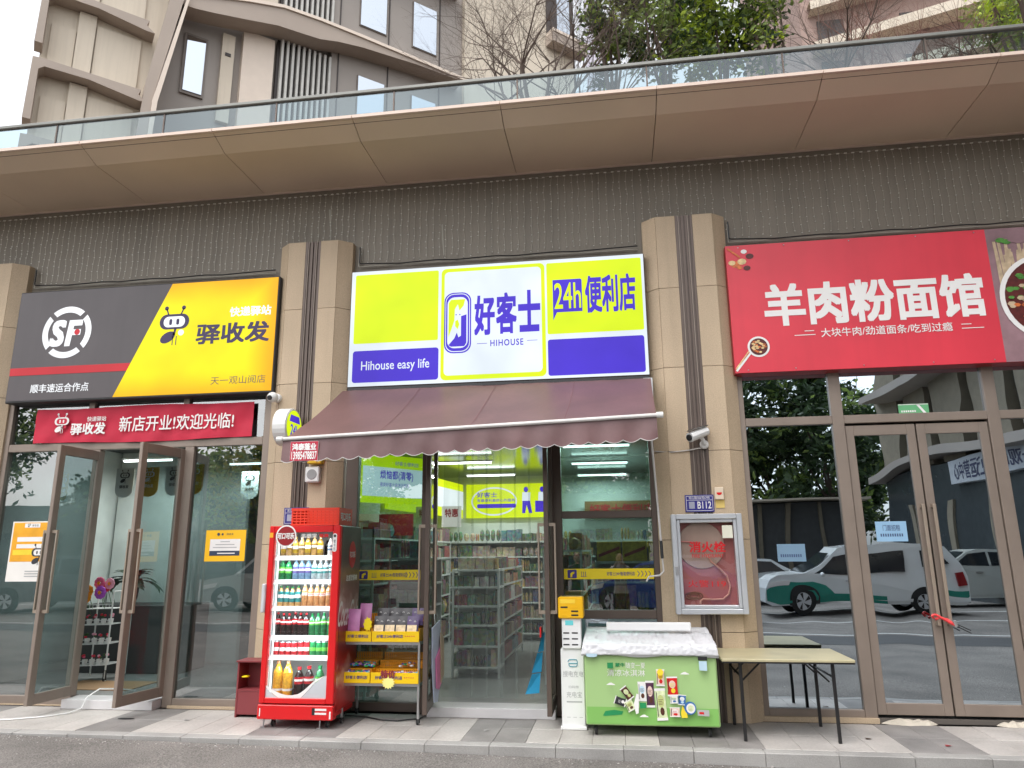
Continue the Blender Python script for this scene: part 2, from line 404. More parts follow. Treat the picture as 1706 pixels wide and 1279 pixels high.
PO = MB().box(-.008,.008,-.012,.012,0,.278).mesh('joint_post', alu_dk)
for k in range(-8, 7):
    x = .52 + 1.412*k
    inst('glass_panel', GP, (x+.706,-1.18,6.523), par); inst('joint_post', PO, (x,-1.18,6.523), par)

stn = mat('white_mineral_stain', S(176,172,160,.8), .8)
for pts_ in ([(-3.53,6.03),(-3.50,6.03),(-3.485,5.8),(-3.475,5.62),(-3.49,5.60),(-3.505,5.8)],[(-2.03,5.70),(-2.01,5.71),(-2.0,5.5),(-1.985,5.3),(-2.0,5.28),(-2.02,5.5)]):
    flat(MB(), pts_[::-1], .0155).build('stain', stn, bld)
o = MB().ell((-5.22,-.60,.004),(.10,.03,.006),9,4).build('dark_rag', blackm, smooth=True); tag(o,'small dark rag lying on the grey paving near the open doors','rag')
# fairy light curtains on the wall, conduit along their foot
wire = mat('pale_clear_wire', S(190,184,170,.8), .5)
bulb = mat('clear_bulb', (.75,.74,.68,1), .25)
def curtain(x0, x1, zb, label):
    t = E('fairy_light_curtain', ((x0+x1)/2,0,zb), label, 'string lights', 'fairy light curtains on the wall above the shop signs')
    w = MB(); b = MB(); x = x0
    hx = [x0 + (x1-x0)*i/60 for i in range(61)]
    w.path([(h, -.006, 6.23+.012*math.sin(i*1.7)) for i, h in enumerate(hx)], .0022, 3)
    while x < x1:
        n = 9; pts = []
        top = 6.22; x_ = x
        for i in range(n+1):
            z = top + (zb - top)*i/n; x_ = x + .006*math.sin(i*1.9+x*7) + rnd.uniform(-.004,.004); pts.append((x_, -.006, z))
        w.path(pts, .0027, 3)
        for i in range(1, n+1):
            z = pts[i][2] + rnd.uniform(-.03,.03); b.box(pts[i][0]-.010, pts[i][0]+.003, -.012, -.004, z-.002, z+.002)
        b.box(x-.02, x+.012, -.016, -.004, 6.222, 6.232)
        x += .083 + rnd.uniform(-.008,.008)
    w.build('wire', wire, t, kind='stuff'); b.build('bulb', bulb, t, kind='stuff')
curtain(-9.0,-7.66,5.55,'string light curtain above the stone column at the far left edge')
curtain(-7.62,-4.18,5.27,'string light curtain above the black and yellow parcel shop sign')
curtain(-4.14,-3.1,5.55,'string light curtain above the stone column left of the lit store sign')
curtain(-3.05,.40,5.27,'string light curtain above the white, yellow and purple store sign')
curtain(.46,1.38,5.55,'string light curtain above the stone column right of the lit store sign')
curtain(1.43,4.9,5.27,'string light curtain above the red noodle shop sign')
def conduit(x0, x1, lab):
    t = E('cable', (x0,0,5.2), lab, 'cable', 'cables along the foot of the wall above the signs')
    w = MB(); p = [(x0+.01,-.03,5.45),(x0+.01,-.03,5.24)]; q = []
    n = 14
    for i in range(n+1):
        x = x0+.03+(x1-x0-.05)*i/n; p.append((x,-.035,5.205+.008*math.sin(i*2.1)+(.02 if i in (0,n) else 0)))
    w.path(p, .008, 5); w.build('black_cable', black, t)
    w = MB(); w.path([(x0+.0,-.02,5.42),(x0+.0,-.02,5.19),(x1-.02,-.02,5.18)], .006, 5); w.build('pale_pipe', wire, t)
conduit(-7.62,-4.16,'black cable and thin pale pipe above the black and yellow sign')
conduit(-3.08,.40,'black cable and thin pale pipe above the lit store sign')
conduit(1.43,5.0,'black cable and thin pale pipe above the red sign')

# ------------------------------------------------------------------ interiors (rooms)
inwall = mat('pale_interior_wall', (.50,.54,.51,1), .7)
infloor = mat('grey_interior_floor', (.30,.30,.29,1), .25, var=.1)
inceil = mat('shiny_metal_ceiling_tiles', (.20,.27,.25,1), .13, metal=.85, var=.05)
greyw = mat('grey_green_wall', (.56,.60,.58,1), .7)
def room(name, x0, x1, y1, zc, wm, cm, fm, bm=None):
    t = E(name, ((x0+x1)/2, y1/2, 0), kind='structure')
    MB().box(x0,x1,.08,y1,.0,.098).build('floor', fm, t)
    MB().box(x0,x1,.06,y1,zc,zc+.1).build('ceiling', cm, t)
    MB().box(x0-.1,x0,.06,y1,0,zc+.1).build('side_wall', wm, t); MB().box(x1,x1+.1,.06,y1,0,zc+.1).build('side_wall', wm, t)
    MB().box(x0-.1,x1+.1,y1,y1+.1,0,zc+.1).build('back_wall', bm or wm, t); return t
room('store_room', -3.55, .92, 6.2, 3.16, inwall, inceil, infloor)
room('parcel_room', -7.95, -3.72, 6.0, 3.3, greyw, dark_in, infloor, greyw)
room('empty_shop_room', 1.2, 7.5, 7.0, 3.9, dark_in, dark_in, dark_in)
MB().box(-7.9,-5.7,2.5,2.6,.1,3.3).build('partition_wall', greyw, None)
tag(bpy.data.objects['partition_wall'], kind='structure')

tubem = emat('lit_tube_lamp', (.93,1,.97,1), 6.0*LIT)
def lamp(x, y, z, L, axis, label, pw=15, grp='ceiling tube lamps in the lit store'):
    t = E('tube_lamp', (x,y,z), label, 'ceiling lamp', grp)
    d = (L/2, .02) if axis == 'x' else (.02, L/2)
    MB().box(x-d[0],x+d[0],y-d[1],y+d[1],z-.03,z-.006).build('tube', tubem, t)
    MB().box(x-d[0]-.02,x+d[0]+.02,y-d[1]-.02,y+d[1]+.02,z-.005,z+.02).build('housing', white, t)
    ld = bpy.data.lights.new('tube_light', 'AREA'); ld.shape = 'RECTANGLE'; ld.size = max(L*.95,.03) if axis=='x' else .05; ld.size_y = .05 if axis=='x' else L*.95
    ld.energy = pw; ld.color = (.92,1,.97)
    lo = bpy.data.objects.new('tube_light', ld); COL.objects.link(lo); lo.parent = t; lo.location = (0,0,-.05)
lamp(-.24,5.6,3.10,.9,'x','white tube lamp farthest from the right window of the lit store')
lamp(-.24,3.7,3.10,.9,'x','white tube lamp in the middle of the right window of the lit store')
lamp(-.24,1.7,3.10,.9,'x','white tube lamp nearest the awning behind the right window')
lamp(-2.3,5.2,3.10,.9,'x','white tube lamp over the doorway at the back of the lit store')
lamp(-2.4,3.2,3.10,.9,'x','white tube lamp over the doorway nearer the entrance')
lamp(-2.7,1.2,3.10,.9,'x','white tube lamp behind the left window of the lit store')
lamp(-6.75,1.5,3.05,.75,'x','white tube lamp seen through the left open glass door', 18, 'ceiling tube lamps in the parcel shop')
lamp(-5.25,1.8,3.0,.75,'x','white tube lamp seen through the right open glass door', 15, 'ceiling tube lamps in the parcel shop')
lamp(-4.5,2.3,2.95,.65,'x','white tube lamp behind the yellow notice window', 5, 'ceiling tube lamps in the parcel shop')

# ------------------------------------------------------------------ shopfronts
def bars(lst, y0=-.045, y1=.05):
    m = MB()
    for x0, x1, z0, z1 in lst: m.bbox(x0,x1,y0+rnd.uniform(0,.0006),y1-rnd.uniform(0,.0006),z0,z1,.004)
    return m
def verts_and_rails(parent, posts, rails, m):
    """posts run through; rails butt between them"""
    for p in posts: bars([p]).build('post', m, parent)
    for r in rails: bars([r], -.042, .047).build('rail', m, parent)
def pane(parent, x0, x1, z0, z1, g, y=0.0):
    MB().box(x0-.006,x1+.006,y-.004,y+.004,z0-.006,z1+.006).build('glass_pane', g, parent)

def door_leaf(parent, w, h, g, m, pull_h=(.95,1.85), pull_d=.05, two_sided=True, lock=None):
    """leaf in local coordinates: hinge on x=0, free edge at x=w, front is -y"""
    d = MB()
    d.bbox(0,.085,-.024,.024,0,h,.004); d.bbox(w-.085,w,-.024,.024,0,h,.004)
    d.bbox(.0852,w-.0852,-.023,.023,0,.11,.004); d.bbox(.0852,w-.0852,-.023,.023,h-.11,h,.004)
    leaf = d.build('door', m, None); leaf.parent = parent
    gp = MB().box(.08,w-.08,-.004,.004,.105,h-.105).build('glass_pane', g, None); gp.parent = leaf
    for sgn in ((-1,1) if two_sided else (-1,)):
        p = MB(); x = w-.045; z0, z1 = pull_h; yy = sgn*(.024+pull_d)
        p.bbox(x-.016,x+.016,min(yy,yy+sgn*.02),max(yy,yy+sgn*.02),z0,z1,.004)
        for z in (z0, z1-.035): p.box(x-.014,x+.014,min(sgn*.023,yy+sgn*.002),max(sgn*.023,yy+sgn*.002),z+.001,z+.034)
        pp = p.build('handle', pullm, None); pp.parent = leaf
    return leaf

# left: parcel shop
sf = E('parcel_shopfront', (-5.9,0,0), 'parcel shop window front in grey brown frames with two glass doors swung open', 'shopfront')
verts_and_rails(sf, [(-7.72,-7.62,0,3.6),(-6.42,-6.33,.0,2.97),(-5.19,-5.07,0,2.97),(-4.19,-4.1,0,3.6),(-6.56,-6.48,3.07,3.6),(-5.27,-5.19,3.07,3.6)],
    [(-7.619,-4.191,2.972,3.068),(-7.619,-6.421,.01,.10),(-5.069,-4.191,.01,.10)], alu)
pane(sf,-7.62,-6.42,.10,2.97,G_left); pane(sf,-5.07,-4.19,.10,2.97,G_left)
for a, b in ((-7.62,-6.56),(-6.48,-5.27),(-5.19,-4.19)): pane(sf,a,b,3.07,3.62,G_left)
MB().box(-7.72,-6.36,-.06,-.01,0.001,.012).build('sill', stone, sf)
MB().box(-5.1,-4.1,-.075,-.05,0.001,.03).build('sill', stone, sf)
th = MB().bbox(-6.32,-5.2,-.2,.08,.001,.099,.004).build('threshold', marble, sf)
d1 = door_leaf(sf, .68, 2.82, G_leaf, alu); d1.location = (-6.31+5.9,-.02,.12); d1.rotation_euler.z = math.radians(-93)
d2 = door_leaf(sf, .68, 2.82, G_leaf, alu); d2.location = (-5.20+5.9,-.02,.12); d2.rotation_euler.z = math.radians(-100)

# middle: lit store
sf = E('store_shopfront', (-1.3,0,0), 'lit convenience store front in dark bronze frames with two glass doors standing open', 'shopfront')
verts_and_rails(sf, [(-3.12,-2.97,0,3.6),(-2.20,-2.06,0,3.6),(-.70,-.60,0,3.6),(.38,.47,0,3.6)],
    [(-2.969,-2.201,.01,.10),(-2.969,-2.201,3.02,3.1),(-.599,.379,.01,.09),(-.599,.379,.975,1.065),(-.599,.379,2.035,2.115),(-.599,.379,3.02,3.1),(-2.059,-.701,2.98,3.1)], alu_dk)
pane(sf,-2.97,-2.2,.10,3.02,G_window); pane(sf,-.6,.38,2.115,3.02,G_window); pane(sf,-.6,.38,1.065,2.035,G_window)
pane(sf,-.6,.38,.09,.975,G_right)
for a, b in ((-2.97,-2.2),(-2.06,-.7),(-.6,.38)): pane(sf,a,b,3.1,3.6,G_mid)
MB().bbox(-2.06,-.70,-.21,.08,.001,.099,.004).build('threshold', marble, sf)
d3 = door_leaf(sf, .66, 2.82, G_mid, alu_dk); d3.location = (-2.035+1.3,-.05,.12); d3.rotation_euler.z = math.radians(-83)
d4 = door_leaf(sf, .60, 2.82, G_mid, alu_dk); d4.location = (-.72+1.3,-.05,.12); d4.rotation_euler.z = math.radians(-90)
for k in range(7):
    x0 = -1.98+.165*k
    s = MB(); n = 10
    for i in range(n+1):
        x = x0+.19*i/n; s.v += [(x, .10+.012*math.sin(math.pi*i/n)+.006*(k%2), .14), (x, .10+.012*math.sin(math.pi*i/n)+.006*(k%2), 2.95)]
    for i in range(n): s.f.append((2*i,2*i+2,2*i+3,2*i+1)); s.m.append(0)
    s.build('pvc_strip', G_pvc, sf, smooth=True)

# right: closed noodle shop
sf = E('noodle_shopfront', (3.2,0,0), 'closed noodle shop front of mirror glass in grey brown frames with chained double doors', 'shopfront')
verts_and_rails(sf, [(1.385,1.45,0,3.6),(2.36,2.48,0,3.6),(3.92,4.04,0,3.6),(5.0,5.1,0,3.6)],
    [(1.451,2.359,.02,.12),(1.451,2.359,3.0,3.09),(2.481,3.919,3.0,3.09),(4.041,4.999,3.0,3.09),(4.041,4.999,.02,.12)], alu)
for a, b in ((1.45,2.36),(4.04,5.0)): pane(sf,a,b,.12,3.0,G_right); pane(sf,a,b,3.09,3.62,G_right)
pane(sf,2.48,3.92,3.09,3.62,G_right)
MB().box(1.385,2.48,-.075,-.046,.001,.05).build('sill', stone, sf)
MB().box(2.481,3.919,-.03,.05,.001,.045).build('sill', joint_l, sf)
d5 = door_leaf(sf, .705, 2.9, G_right, alu, (.85,2.05), two_sided=False); d5.location = (2.487-3.2,0,.075)
d6 = door_leaf(sf, .705, 2.9, G_right, alu, (.85,2.05), two_sided=False); d6.location = (3.913-3.2,0,.075); d6.scale.x = -1
# lumps of mortar at the foot of the closed doors
mort = mat('crumbling_mortar', S(214,204,188,.72), .9, var=.2, bump=.6, bscale=60)
for k, (x0, x1, nm) in enumerate(((2.50,3.02,'broken mortar lump under the left chained door'),(3.55,4.0,'broken mortar lump under the right chained door'))):
    m = MB(); n = 12
    for i in range(n+1):
        t = i/n; x = x0+(x1-x0)*t; h = .045*(math.sin(math.pi*t)**.5)*(.7+.5*rnd.random()); dd = .07*(math.sin(math.pi*t)**.5)*(.7+.6*rnd.random())+.01
        m.v += [(x,-.045,.002),(x,-.045,h+.004),(x,-.045-dd*.6,h*.8+.003),(x,-.045-dd,.002)]
    for i in range(n):
        for j in range(3): a = 4*i+j; m.f.append((a,a+4,a+5,a+1)); m.m.append(0)
    o = m.build('mortar_lump', mort); tag(o, nm, 'mortar')

# ------------------------------------------------------------------ signs
L = LIT
sg_dark = mat('charcoal_sign_film', S(92,84,86,.8), .35, var=.10, scale=1.4, streak=.08)
sg_yel = emat('lit_yellow_film', S(255,242,0), 1.0*L)
def backlit(m, x0, x1, z0, z1, edge, d):  # backlight falloff painted into the emission colour towards the panel edges
    n = m.node_tree.nodes; l = m.node_tree.links; p = n['Principled BSDF']; col = tuple(p.inputs['Emission Color'].default_value)
    geo = n.new('ShaderNodeNewGeometry'); sp = n.new('ShaderNodeSeparateXYZ'); l.new(geo.outputs['Position'], sp.inputs[0])
    def mn(a, b):
        x = n.new('ShaderNodeMath'); x.operation = 'MINIMUM'; l.new(a, x.inputs[0]); l.new(b, x.inputs[1]); return x.outputs[0]
    def rng(o, a, b):
        x = n.new('ShaderNodeMapRange'); x.interpolation_type = 'SMOOTHSTEP'; x.inputs[1].default_value = a; x.inputs[2].default_value = b; l.new(o, x.inputs[0]); return x.outputs[0]
    f = mn(mn(rng(sp.outputs['X'], x0, x0+d), rng(sp.outputs['X'], x1, x1-d)), mn(rng(sp.outputs['Z'], z0, z0+d), rng(sp.outputs['Z'], z1, z1-d)))
    mx = n.new('ShaderNodeMix'); mx.data_type = 'RGBA'; mx.inputs[6].default_value = edge; mx.inputs[7].default_value = col; l.new(f, mx.inputs[0]); l.new(mx.outputs[2], p.inputs['Emission Color'])
backlit(sg_yel, -6.6, -4.03, 3.5, 5.12, S(255,178,0), .45)
sg_navy = mat('navy_print', S(74,58,110,.6), .5, var=.02)
sg_white = emat('lit_white_letter', (.95,.97,1,1), 1.1*L)
sg_red = emat('lit_red_band', S(232,60,70), .75*L)
sg_side = mat('dark_sign_return', (.03,.03,.032,1), .5)
def signbox(name, x0, x1, z0, z1, y, label, cat='sign'):
    t = E(name, ((x0+x1)/2, y, z0), label, cat)
    return t
t = signbox('parcel_shop_sign', -7.64,-4.03,3.58,5.06,-.2,'charcoal and yellow parcel shop sign with a round white logo','sign')
MB().bbox(-7.64,-4.03,-.19,.0,3.575,5.065,.01).build('sign_box', sg_side, t)
m = MB(); m.add([(-7.62,-.196,3.60),(-6.14,-.196,3.60),(-5.48,-.196,5.05),(-7.62,-.196,5.05)],[(0,1,2,3)]); m.build('charcoal_panel', sg_dark, t)
m = MB(); m.add([(-6.139,-.196,3.60),(-4.05,-.196,3.60),(-4.05,-.196,5.05),(-5.479,-.196,5.05)],[(0,1,2,3)]); m.build('yellow_panel', sg_yel, t)
m = MB(); m.add([(-7.62,-.2,3.93),(-5.985,-.2,3.93),(-5.94,-.2,4.03),(-7.62,-.2,4.03)],[(0,1,2,3)]); m.build('red_band', sg_red, t)
m = MB()
cx, cz, ro, ri = -6.885, 4.48, .345, .265
for a0 in (45,135,225,315):
    A, B = a0+5, a0+85
    pts = circ(cx,cz,ro,14,None,A,B)+[(cx+ro*math.cos(math.radians(B)),cz+ro*math.sin(math.radians(B)))]
    inn = circ(cx,cz,ri,14,None,A+2,B-2)+[(cx+ri*math.cos(math.radians(B-2)),cz+ri*math.sin(math.radians(B-2)))]
    for i in range(14): m.add([(pts[i][0],-.202,pts[i][1]),(pts[i+1][0],-.202,pts[i+1][1]),(inn[i+1][0],-.202,inn[i+1][1]),(inn[i][0],-.202,inn[i][1])],[(0,1,2,3)])
put_text(m, 'S', (-7.10,4.31,-6.92,4.63), -.202, bold=.05, shear=.12)
put_text(m, 'F', (-6.88,4.31,-6.69,4.62), -.202, bold=.05, shear=.12)
m.build('round_logo', sg_white, t)
flat(MB(), circ(-6.735,4.475,.04,16), -.206).build('red_dot', sg_red, t)
put_text(MB(), '顺丰速运合作点', (-7.29,3.695,-6.48,3.805), -.201, bold=.016).build('lettering', sg_white, t)
put_text(MB(), '快递驿站', (-4.66,4.565,-4.12,4.685), -.201, bold=.035).build('lettering', sg_white, t)
put_text(MB(), '驿收发', (-5.08,4.23,-4.13,4.48), -.201, bold=.035).build('lettering', sg_navy, t)
put_text(MB(), '天一观山阅店', (-4.84,3.70,-4.13,3.80), -.201).build('lettering', sg_dark, t)
def ant_logo(x, z, s, y, mb, c1, c2):
    """simple round-headed shop emblem: capsule head, screen, two feelers and a body"""
    P = lambda u, v: (x+u*s, z+v*s)
    flat(mb, [P(u,v) for u,v in rrect(-.5,.1,.5,.6,.24)], y, c1)
    flat(mb, [P(u,v) for u,v in rrect(-.36,.17,.36,.52,.16)], y-.001, c2)
    for u in (-.12,.12): flat(mb, [P(a,b) for a,b in rrect(u-.05,.24,u+.05,.44,.045)], y-.002, c1)
    for u, w in ((-.22,-.3),(.2,.28)):
        mb.add([(x+(u-.02)*s,y,z+.58*s),(x+(u+.03)*s,y,z+.58*s),(x+(w+.03)*s,y,z+.78*s),(x+(w-.02)*s,y,z+.78*s)],[(0,1,2,3)],c1)
        flat(mb, circ(x+w*s,z+.8*s,.07*s,12), y, c1)
    flat(mb, [(x+(-.18+.24*math.cos(a)*.9-.12*math.sin(a))*s, z+(-.16+.12*math.sin(a)+.22*math.cos(a)*.7)*s) for a in [i*math.pi/8 for i in range(16)]], y, c1)
    mb.add([(x+.02*s,y,z+.12*s),(x+.1*s,y,z+.12*s),(x+.06*s,y,z-.1*s),(x-.02*s,y,z-.1*s)],[(0,1,2,3)],c1)
    for u in (-.02,.1): mb.add([(x+u*s,y,z-.12*s),(x+(u+.03)*s,y,z-.12*s),(x+(u+.03)*s,y,z-.42*s),(x+u*s,y,z-.42*s)],[(0,1,2,3)],c1)
    flat(mb, circ(x+.26*s,z-.02*s,.1*s,10), y, c2)
    return mb
ant_logo(-5.40,4.40,.40,-.2015,MB(),0,1).build('emblem', [sg_navy, sg_white], t)

hi_white = emat('lit_cool_white_film', S(236,246,255), .97*L)
hi_yel = emat('lit_lime_yellow_film', S(228,252,0), .97*L)
hi_pur = emat('lit_violet_film', S(76,50,216), .9*L)
t = signbox('store_sign', -3.09,.43,3.58,5.06,-.2,'large lit white, lime yellow and violet convenience store sign','sign')
MB().bbox(-3.10,.44,-.19,.0,3.59,5.055,.008).build('sign_box', alu_dk, t)
MB().rect(-3.09,3.60,.43,5.045,-.196).build('white_panel', hi_white, t)
flat(MB(), rrect(-3.04,4.125,-2.0,5.0,.02), -.2).build('lime_panel', hi_yel, t)
flat(MB(), rrect(-3.04,3.645,-1.99,4.035,.035), -.2).build('violet_panel', hi_pur, t)
put_text(MB(), 'Hihouse easy life', (-2.93,3.76,-2.10,3.905), -.202, bold=.008).build('lettering', hi_white, t)
m = flat(MB(), rrect(-1.965,3.63,-.722,5.01,.06), -.2)
flat(m, rrect(-1.925,3.685,-.765,4.965,.05), -.203, 1); m.build('framed_panel', [hi_yel, hi_white], t)
flat(MB(), rrect(-.70,4.125,.40,5.0,.02), -.2).build('lime_panel', hi_yel, t)
flat(MB(), rrect(-.70,3.63,.395,4.06,.03), -.2).build('violet_panel', hi_pur, t)
m = flat(MB(), rrect(-1.925,3.95,-1.60,4.70,.11), -.204, 0)
flat(m, rrect(-1.91,3.965,-1.615,4.685,.10), -.206, 1); flat(m, rrect(-1.902,3.975,-1.623,4.675,.095), -.208, 0)
flat(m, rrect(-1.885,4.01,-1.64,4.64,.085), -.210, 1)
flat(m, [(-1.87,4.15),(-1.87,4.57),(-1.84,4.61),(-1.67,4.61),(-1.69,4.53),(-1.74,4.47),(-1.76,4.55),(-1.795,4.49),(-1.80,4.35),(-1.84,4.23)][::-1], -.212, 2)
flat(m, [(-1.87,4.05),(-1.84,4.03),(-1.68,4.03),(-1.655,4.07),(-1.655,4.42),(-1.72,4.40),(-1.72,4.16),(-1.75,4.14),(-1.77,4.20),(-1.80,4.13)], -.212, 0)
flat(m, [(-1.79,4.28),(-1.76,4.24),(-1.74,4.30),(-1.76,4.36),(-1.79,4.34)], -.213, 2)
for u in (-1.78,-1.735): flat(m, circ(u,4.42,.008,8), -.213, 0)
m.build('emblem', [hi_pur, hi_white, hi_yel], t)
m = MB(); put_text(m,'好',(-1.555,4.17,-1.325,4.63),-.205,bold=.04); put_text(m,'客',(-1.295,4.175,-1.065,4.65),-.205,bold=.04); put_text(m,'士',(-1.03,4.19,-.79,4.66),-.205,bold=.05)
m.build('lettering', hi_pur, t)
m = put_text(MB(),'HIHOUSE',(-1.37,4.015,-.985,4.09),-.205,bold=.02,spacing=1.2)
m.rect(-1.53,4.05,-1.41,4.056,-.205); m.rect(-.94,4.06,-.82,4.066,-.205); m.build('lettering', hi_pur, t)
m = flat(MB(), [(-.63,4.29),(-.585,4.385),(-.29,4.385),(-.29,4.77),(-.305,4.785),(-.63,4.785)], -.202, 0)
put_text(m,'24h',(-.61,4.43,-.305,4.74),-.204,1,bold=.012); m.build('speech_bubble', [hi_pur, hi_yel], t)
put_text(MB(),'便利店',(-.25,4.37,.32,4.80),-.203,bold=.035).build('lettering', hi_pur, t)
MB().box(-3.09,.43,-.19,-.02,3.555,3.588).build('shadow_trim', sg_side, t)

rs_red = mat('red_banner_vinyl', S(222,60,76,.92), .38, var=.07, scale=1.6, streak=.05)
rs_white = mat('white_print', (.80,.78,.76,1), .5, var=.03)
t = signbox('noodle_shop_sign', 1.355,5.0,3.57,5.07,-.2,'red noodle shop sign with white characters and pictures of food bowls','sign')
MB().bbox(1.355,5.2,-.192,.0,3.565,5.075,.008).build('sign_box', redd, t)
MB().rect(1.36,3.57,4.112,5.07,-.196).build('red_panel', rs_red, t)
put_text(MB(),'羊肉粉面馆',(1.74,4.10,3.99,4.56),-.2,bold=.040).build('lettering', rs_white, t)
m = put_text(MB(),'大块牛肉/劲道面条/吃到过瘾',(2.30,3.935,3.64,4.035),-.2,bold=.008)
for a, b, z in ((2.13,2.23,4.01),(2.02,2.24,3.965),(3.73,3.83,4.0),(3.73,3.95,3.955)): m.rect(a,z,b,z+.008,-.2)
m.build('lettering', rs_white, t)
# printed food pictures
pr_purple = mat('plum_brown_print', S(150,118,124,.85), .4, var=.35, scale=3.5)
pr_noodle = mat('noodle_print', S(206,182,150,.8), .45, var=.25, scale=14)
pr_green = mat('herb_green_print', S(86,150,62,.8), .45, var=.4, scale=22)
pr_orange = mat('orange_food_print', S(226,120,60,.8), .45, var=.35, scale=25)
pr_dark = mat('dark_sauce_print', S(96,30,28,.8), .45, var=.3, scale=25)
pr_cream = mat('cream_food_print', S(238,206,150,.85), .45, var=.25, scale=30)
m = MB().rect(4.112,3.57,5.19,5.07,-.196,0)
for k in range(16):
    a = rnd.uniform(4.13,4.5); b = a+rnd.uniform(-.06,.06)
    zt = rnd.uniform(4.75,4.98); zb = rnd.uniform(4.05,4.5)
    m.add([(a,-.198-.0002*k,zt),(a+.03,-.198-.0002*k,zt),(b+.035,-.198-.0002*k,zb),(b-.01,-.198-.0002*k,zb)],[(3,2,1,0)],1)
flat(m, circ(4.64,4.26,.49,40), -.203, 2); flat(m, circ(4.64,4.26,.44,36), -.205, 4)
for k in range(90):
    a = rnd.uniform(0,6.28); r = .40*math.sqrt(rnd.random()); q = rnd.uniform(.025,.05)
    flat(m, circ(4.64+r*math.cos(a),4.26+r*math.sin(a),q,6,q*.6), -.206-.0001*k, (3 if r*math.sin(a) > -.05 else 5) if k % 3 else 1)
for k in range(6): flat(m, circ(4.25+k*.06,4.93-.02*(k%2),.05,7,.03), -.204-.0002*k, 3 if k<2 else 0)
m.build('food_picture', [pr_purple, pr_noodle, rs_white, pr_green, pr_dark, pr_orange], t)
m = MB(); 
m.add([(1.366,-.199,3.60),(1.385,-.199,3.585),(1.56,-.199,3.80),(1.545,-.199,3.815)],[(0,1,2,3)],0)
m.add([(1.366,-.1995,3.62),(1.376,-.1995,3.608),(1.535,-.1995,3.822),(1.527,-.1995,3.828)],[(0,1,2,3)],1)
flat(m, circ(1.63,3.86,.118,28), -.200, 0); flat(m, circ(1.63,3.86,.096,24), -.202, 2)
for k in range(26):
    a = rnd.uniform(0,6.28); r = .075*math.sqrt(rnd.random()); flat(m, circ(1.63+r*math.cos(a),3.86+r*math.sin(a),.018,6,.012), -.203-.0001*k, 1 if k%3 else 3)
for k, (x, z, r, c) in enumerate(((1.46,4.84,.055,3),(1.53,4.87,.05,1),(1.42,4.86,.04,1),(1.62,4.93,.045,2),(1.56,4.99,.035,0),(1.58,4.79,.04,2),(1.50,4.80,.03,3))):
    flat(m, circ(x,z,r,9,r*.75), -.199-.0003*k, c)
m.add([(1.37,-.2025,5.03),(1.385,-.2025,5.045),(1.52,-.2025,4.93),(1.505,-.2025,4.915)],[(0,1,2,3)],3)
m.build('food_picture', [rs_white, pr_cream, pr_dark, pr_orange], t)
m = MB()
for x in (1.5,2.0,2.7,3.4,4.0):
    for z in (3.6,5.04): m.lathe([(.008,-.201),(.004,-.206)], (x,0,z), 6, axis='y')
m.build('rivet', steel, t)

# cloth banner
ban = mat('crimson_cloth', S(206,36,66,.85), .7, var=.08, scale=4)
t = E('opening_banner', (-5.8,-.06,3.06), 'crimson cloth banner with white characters tied above the parcel shop doors', 'banner')
m = MB(); nx, nz = 60, 8
def bany(u, v): return -.065-.012*math.sin(u*23+v*2)*(.4+v*.6)-.006*math.sin(u*61+v*5)-.004*math.sin(v*9)
def banp(u, v):
    x = -7.26+2.935*u; zt = 3.505-.01*math.sin(u*9); zb = 3.06+.012*math.sin(u*7+1)
    return (x, bany(u,v), zb+(zt-zb)*(1-v))
for j in range(nz+1):
    for i in range(nx+1): m.v.append(banp(i/nx, j/nz))
for j in range(nz):
    for i in range(nx): a = j*(nx+1)+i; m.f.append((a+nx+1,a+nx+2,a+1,a)); m.m.append(0)
m.build('cloth', ban, t, smooth=True)
m = MB(); put_text(m,'新店开业!欢迎光临!',(-6.08,3.18,-4.56,3.37),-.088,bold=.012); put_text(m,'驿收发',(-6.74,3.165,-6.27,3.305),-.088,bold=.035); put_text(m,'快递驿站',(-6.53,3.325,-6.27,3.385),-.088,bold=.015)
ant_logo(-6.88,3.27,.2,-.088,m,0,1); m.build('lettering', [rs_white, ban], t)

# ------------------------------------------------------------------ awning
awn = mat('plum_brown_awning_cloth', S(116,84,84,.80), .46, var=.16, scale=1.6, fine=.05, fscale=30, streak=.04)
pipe_w = mat('pale_grey_piping', (.6,.58,.56,1), .5)
t = E('awning', (-1.35,-.2,3.56), 'plum brown sloping awning with scalloped valance over the lit store door', 'awning')
def awp(u, v):
    xt, zt, yt = -3.14+3.58*u, 3.55, -.215
    xb, zb, yb = -3.27+3.68*u, 2.80+.115*u, -1.40
    s = -.035*math.sin(math.pi*v)*(1+.3*math.sin(u*9)) + .010*mnoise.noise(Vector((u*9,v*2.2,3))) + .006*mnoise.noise(Vector((u*22-v*6,v*3,8)))
    return (xt+(xb-xt)*v, yt+(yb-yt)*v, zt+(zb-zt)*v+s)
m = MB(); nx, ny = 48, 12
for j in range(ny+1):
    for i in range(nx+1): m.v.append(awp(i/nx, j/ny))
for j in range(ny):
    for i in range(nx): a = j*(nx+1)+i; m.f.append((a+nx+1,a+nx+2,a+1,a)); m.m.append(0)
m.build('canopy_cloth', awn, t, smooth=True)
m = MB()
for x in (-2.25,-1.35,-.45):
    for i in range(8):
        u = (x+3.2)/3.6; p, q = awp(u,i/8), awp(u,(i+1)/8); m.quad((p[0]-.004,p[1]-.003,p[2]+.003),(q[0]-.004,q[1]-.003,q[2]+.003),(q[0]+.004,q[1]-.003,q[2]+.003),(p[0]+.004,p[1]-.003,p[2]+.003))
m.build('cloth_seam', mat('awning_seam', S(128,92,94,.8), .7), t)
fb = MB(); a, b = awp(0,1), awp(1,1)
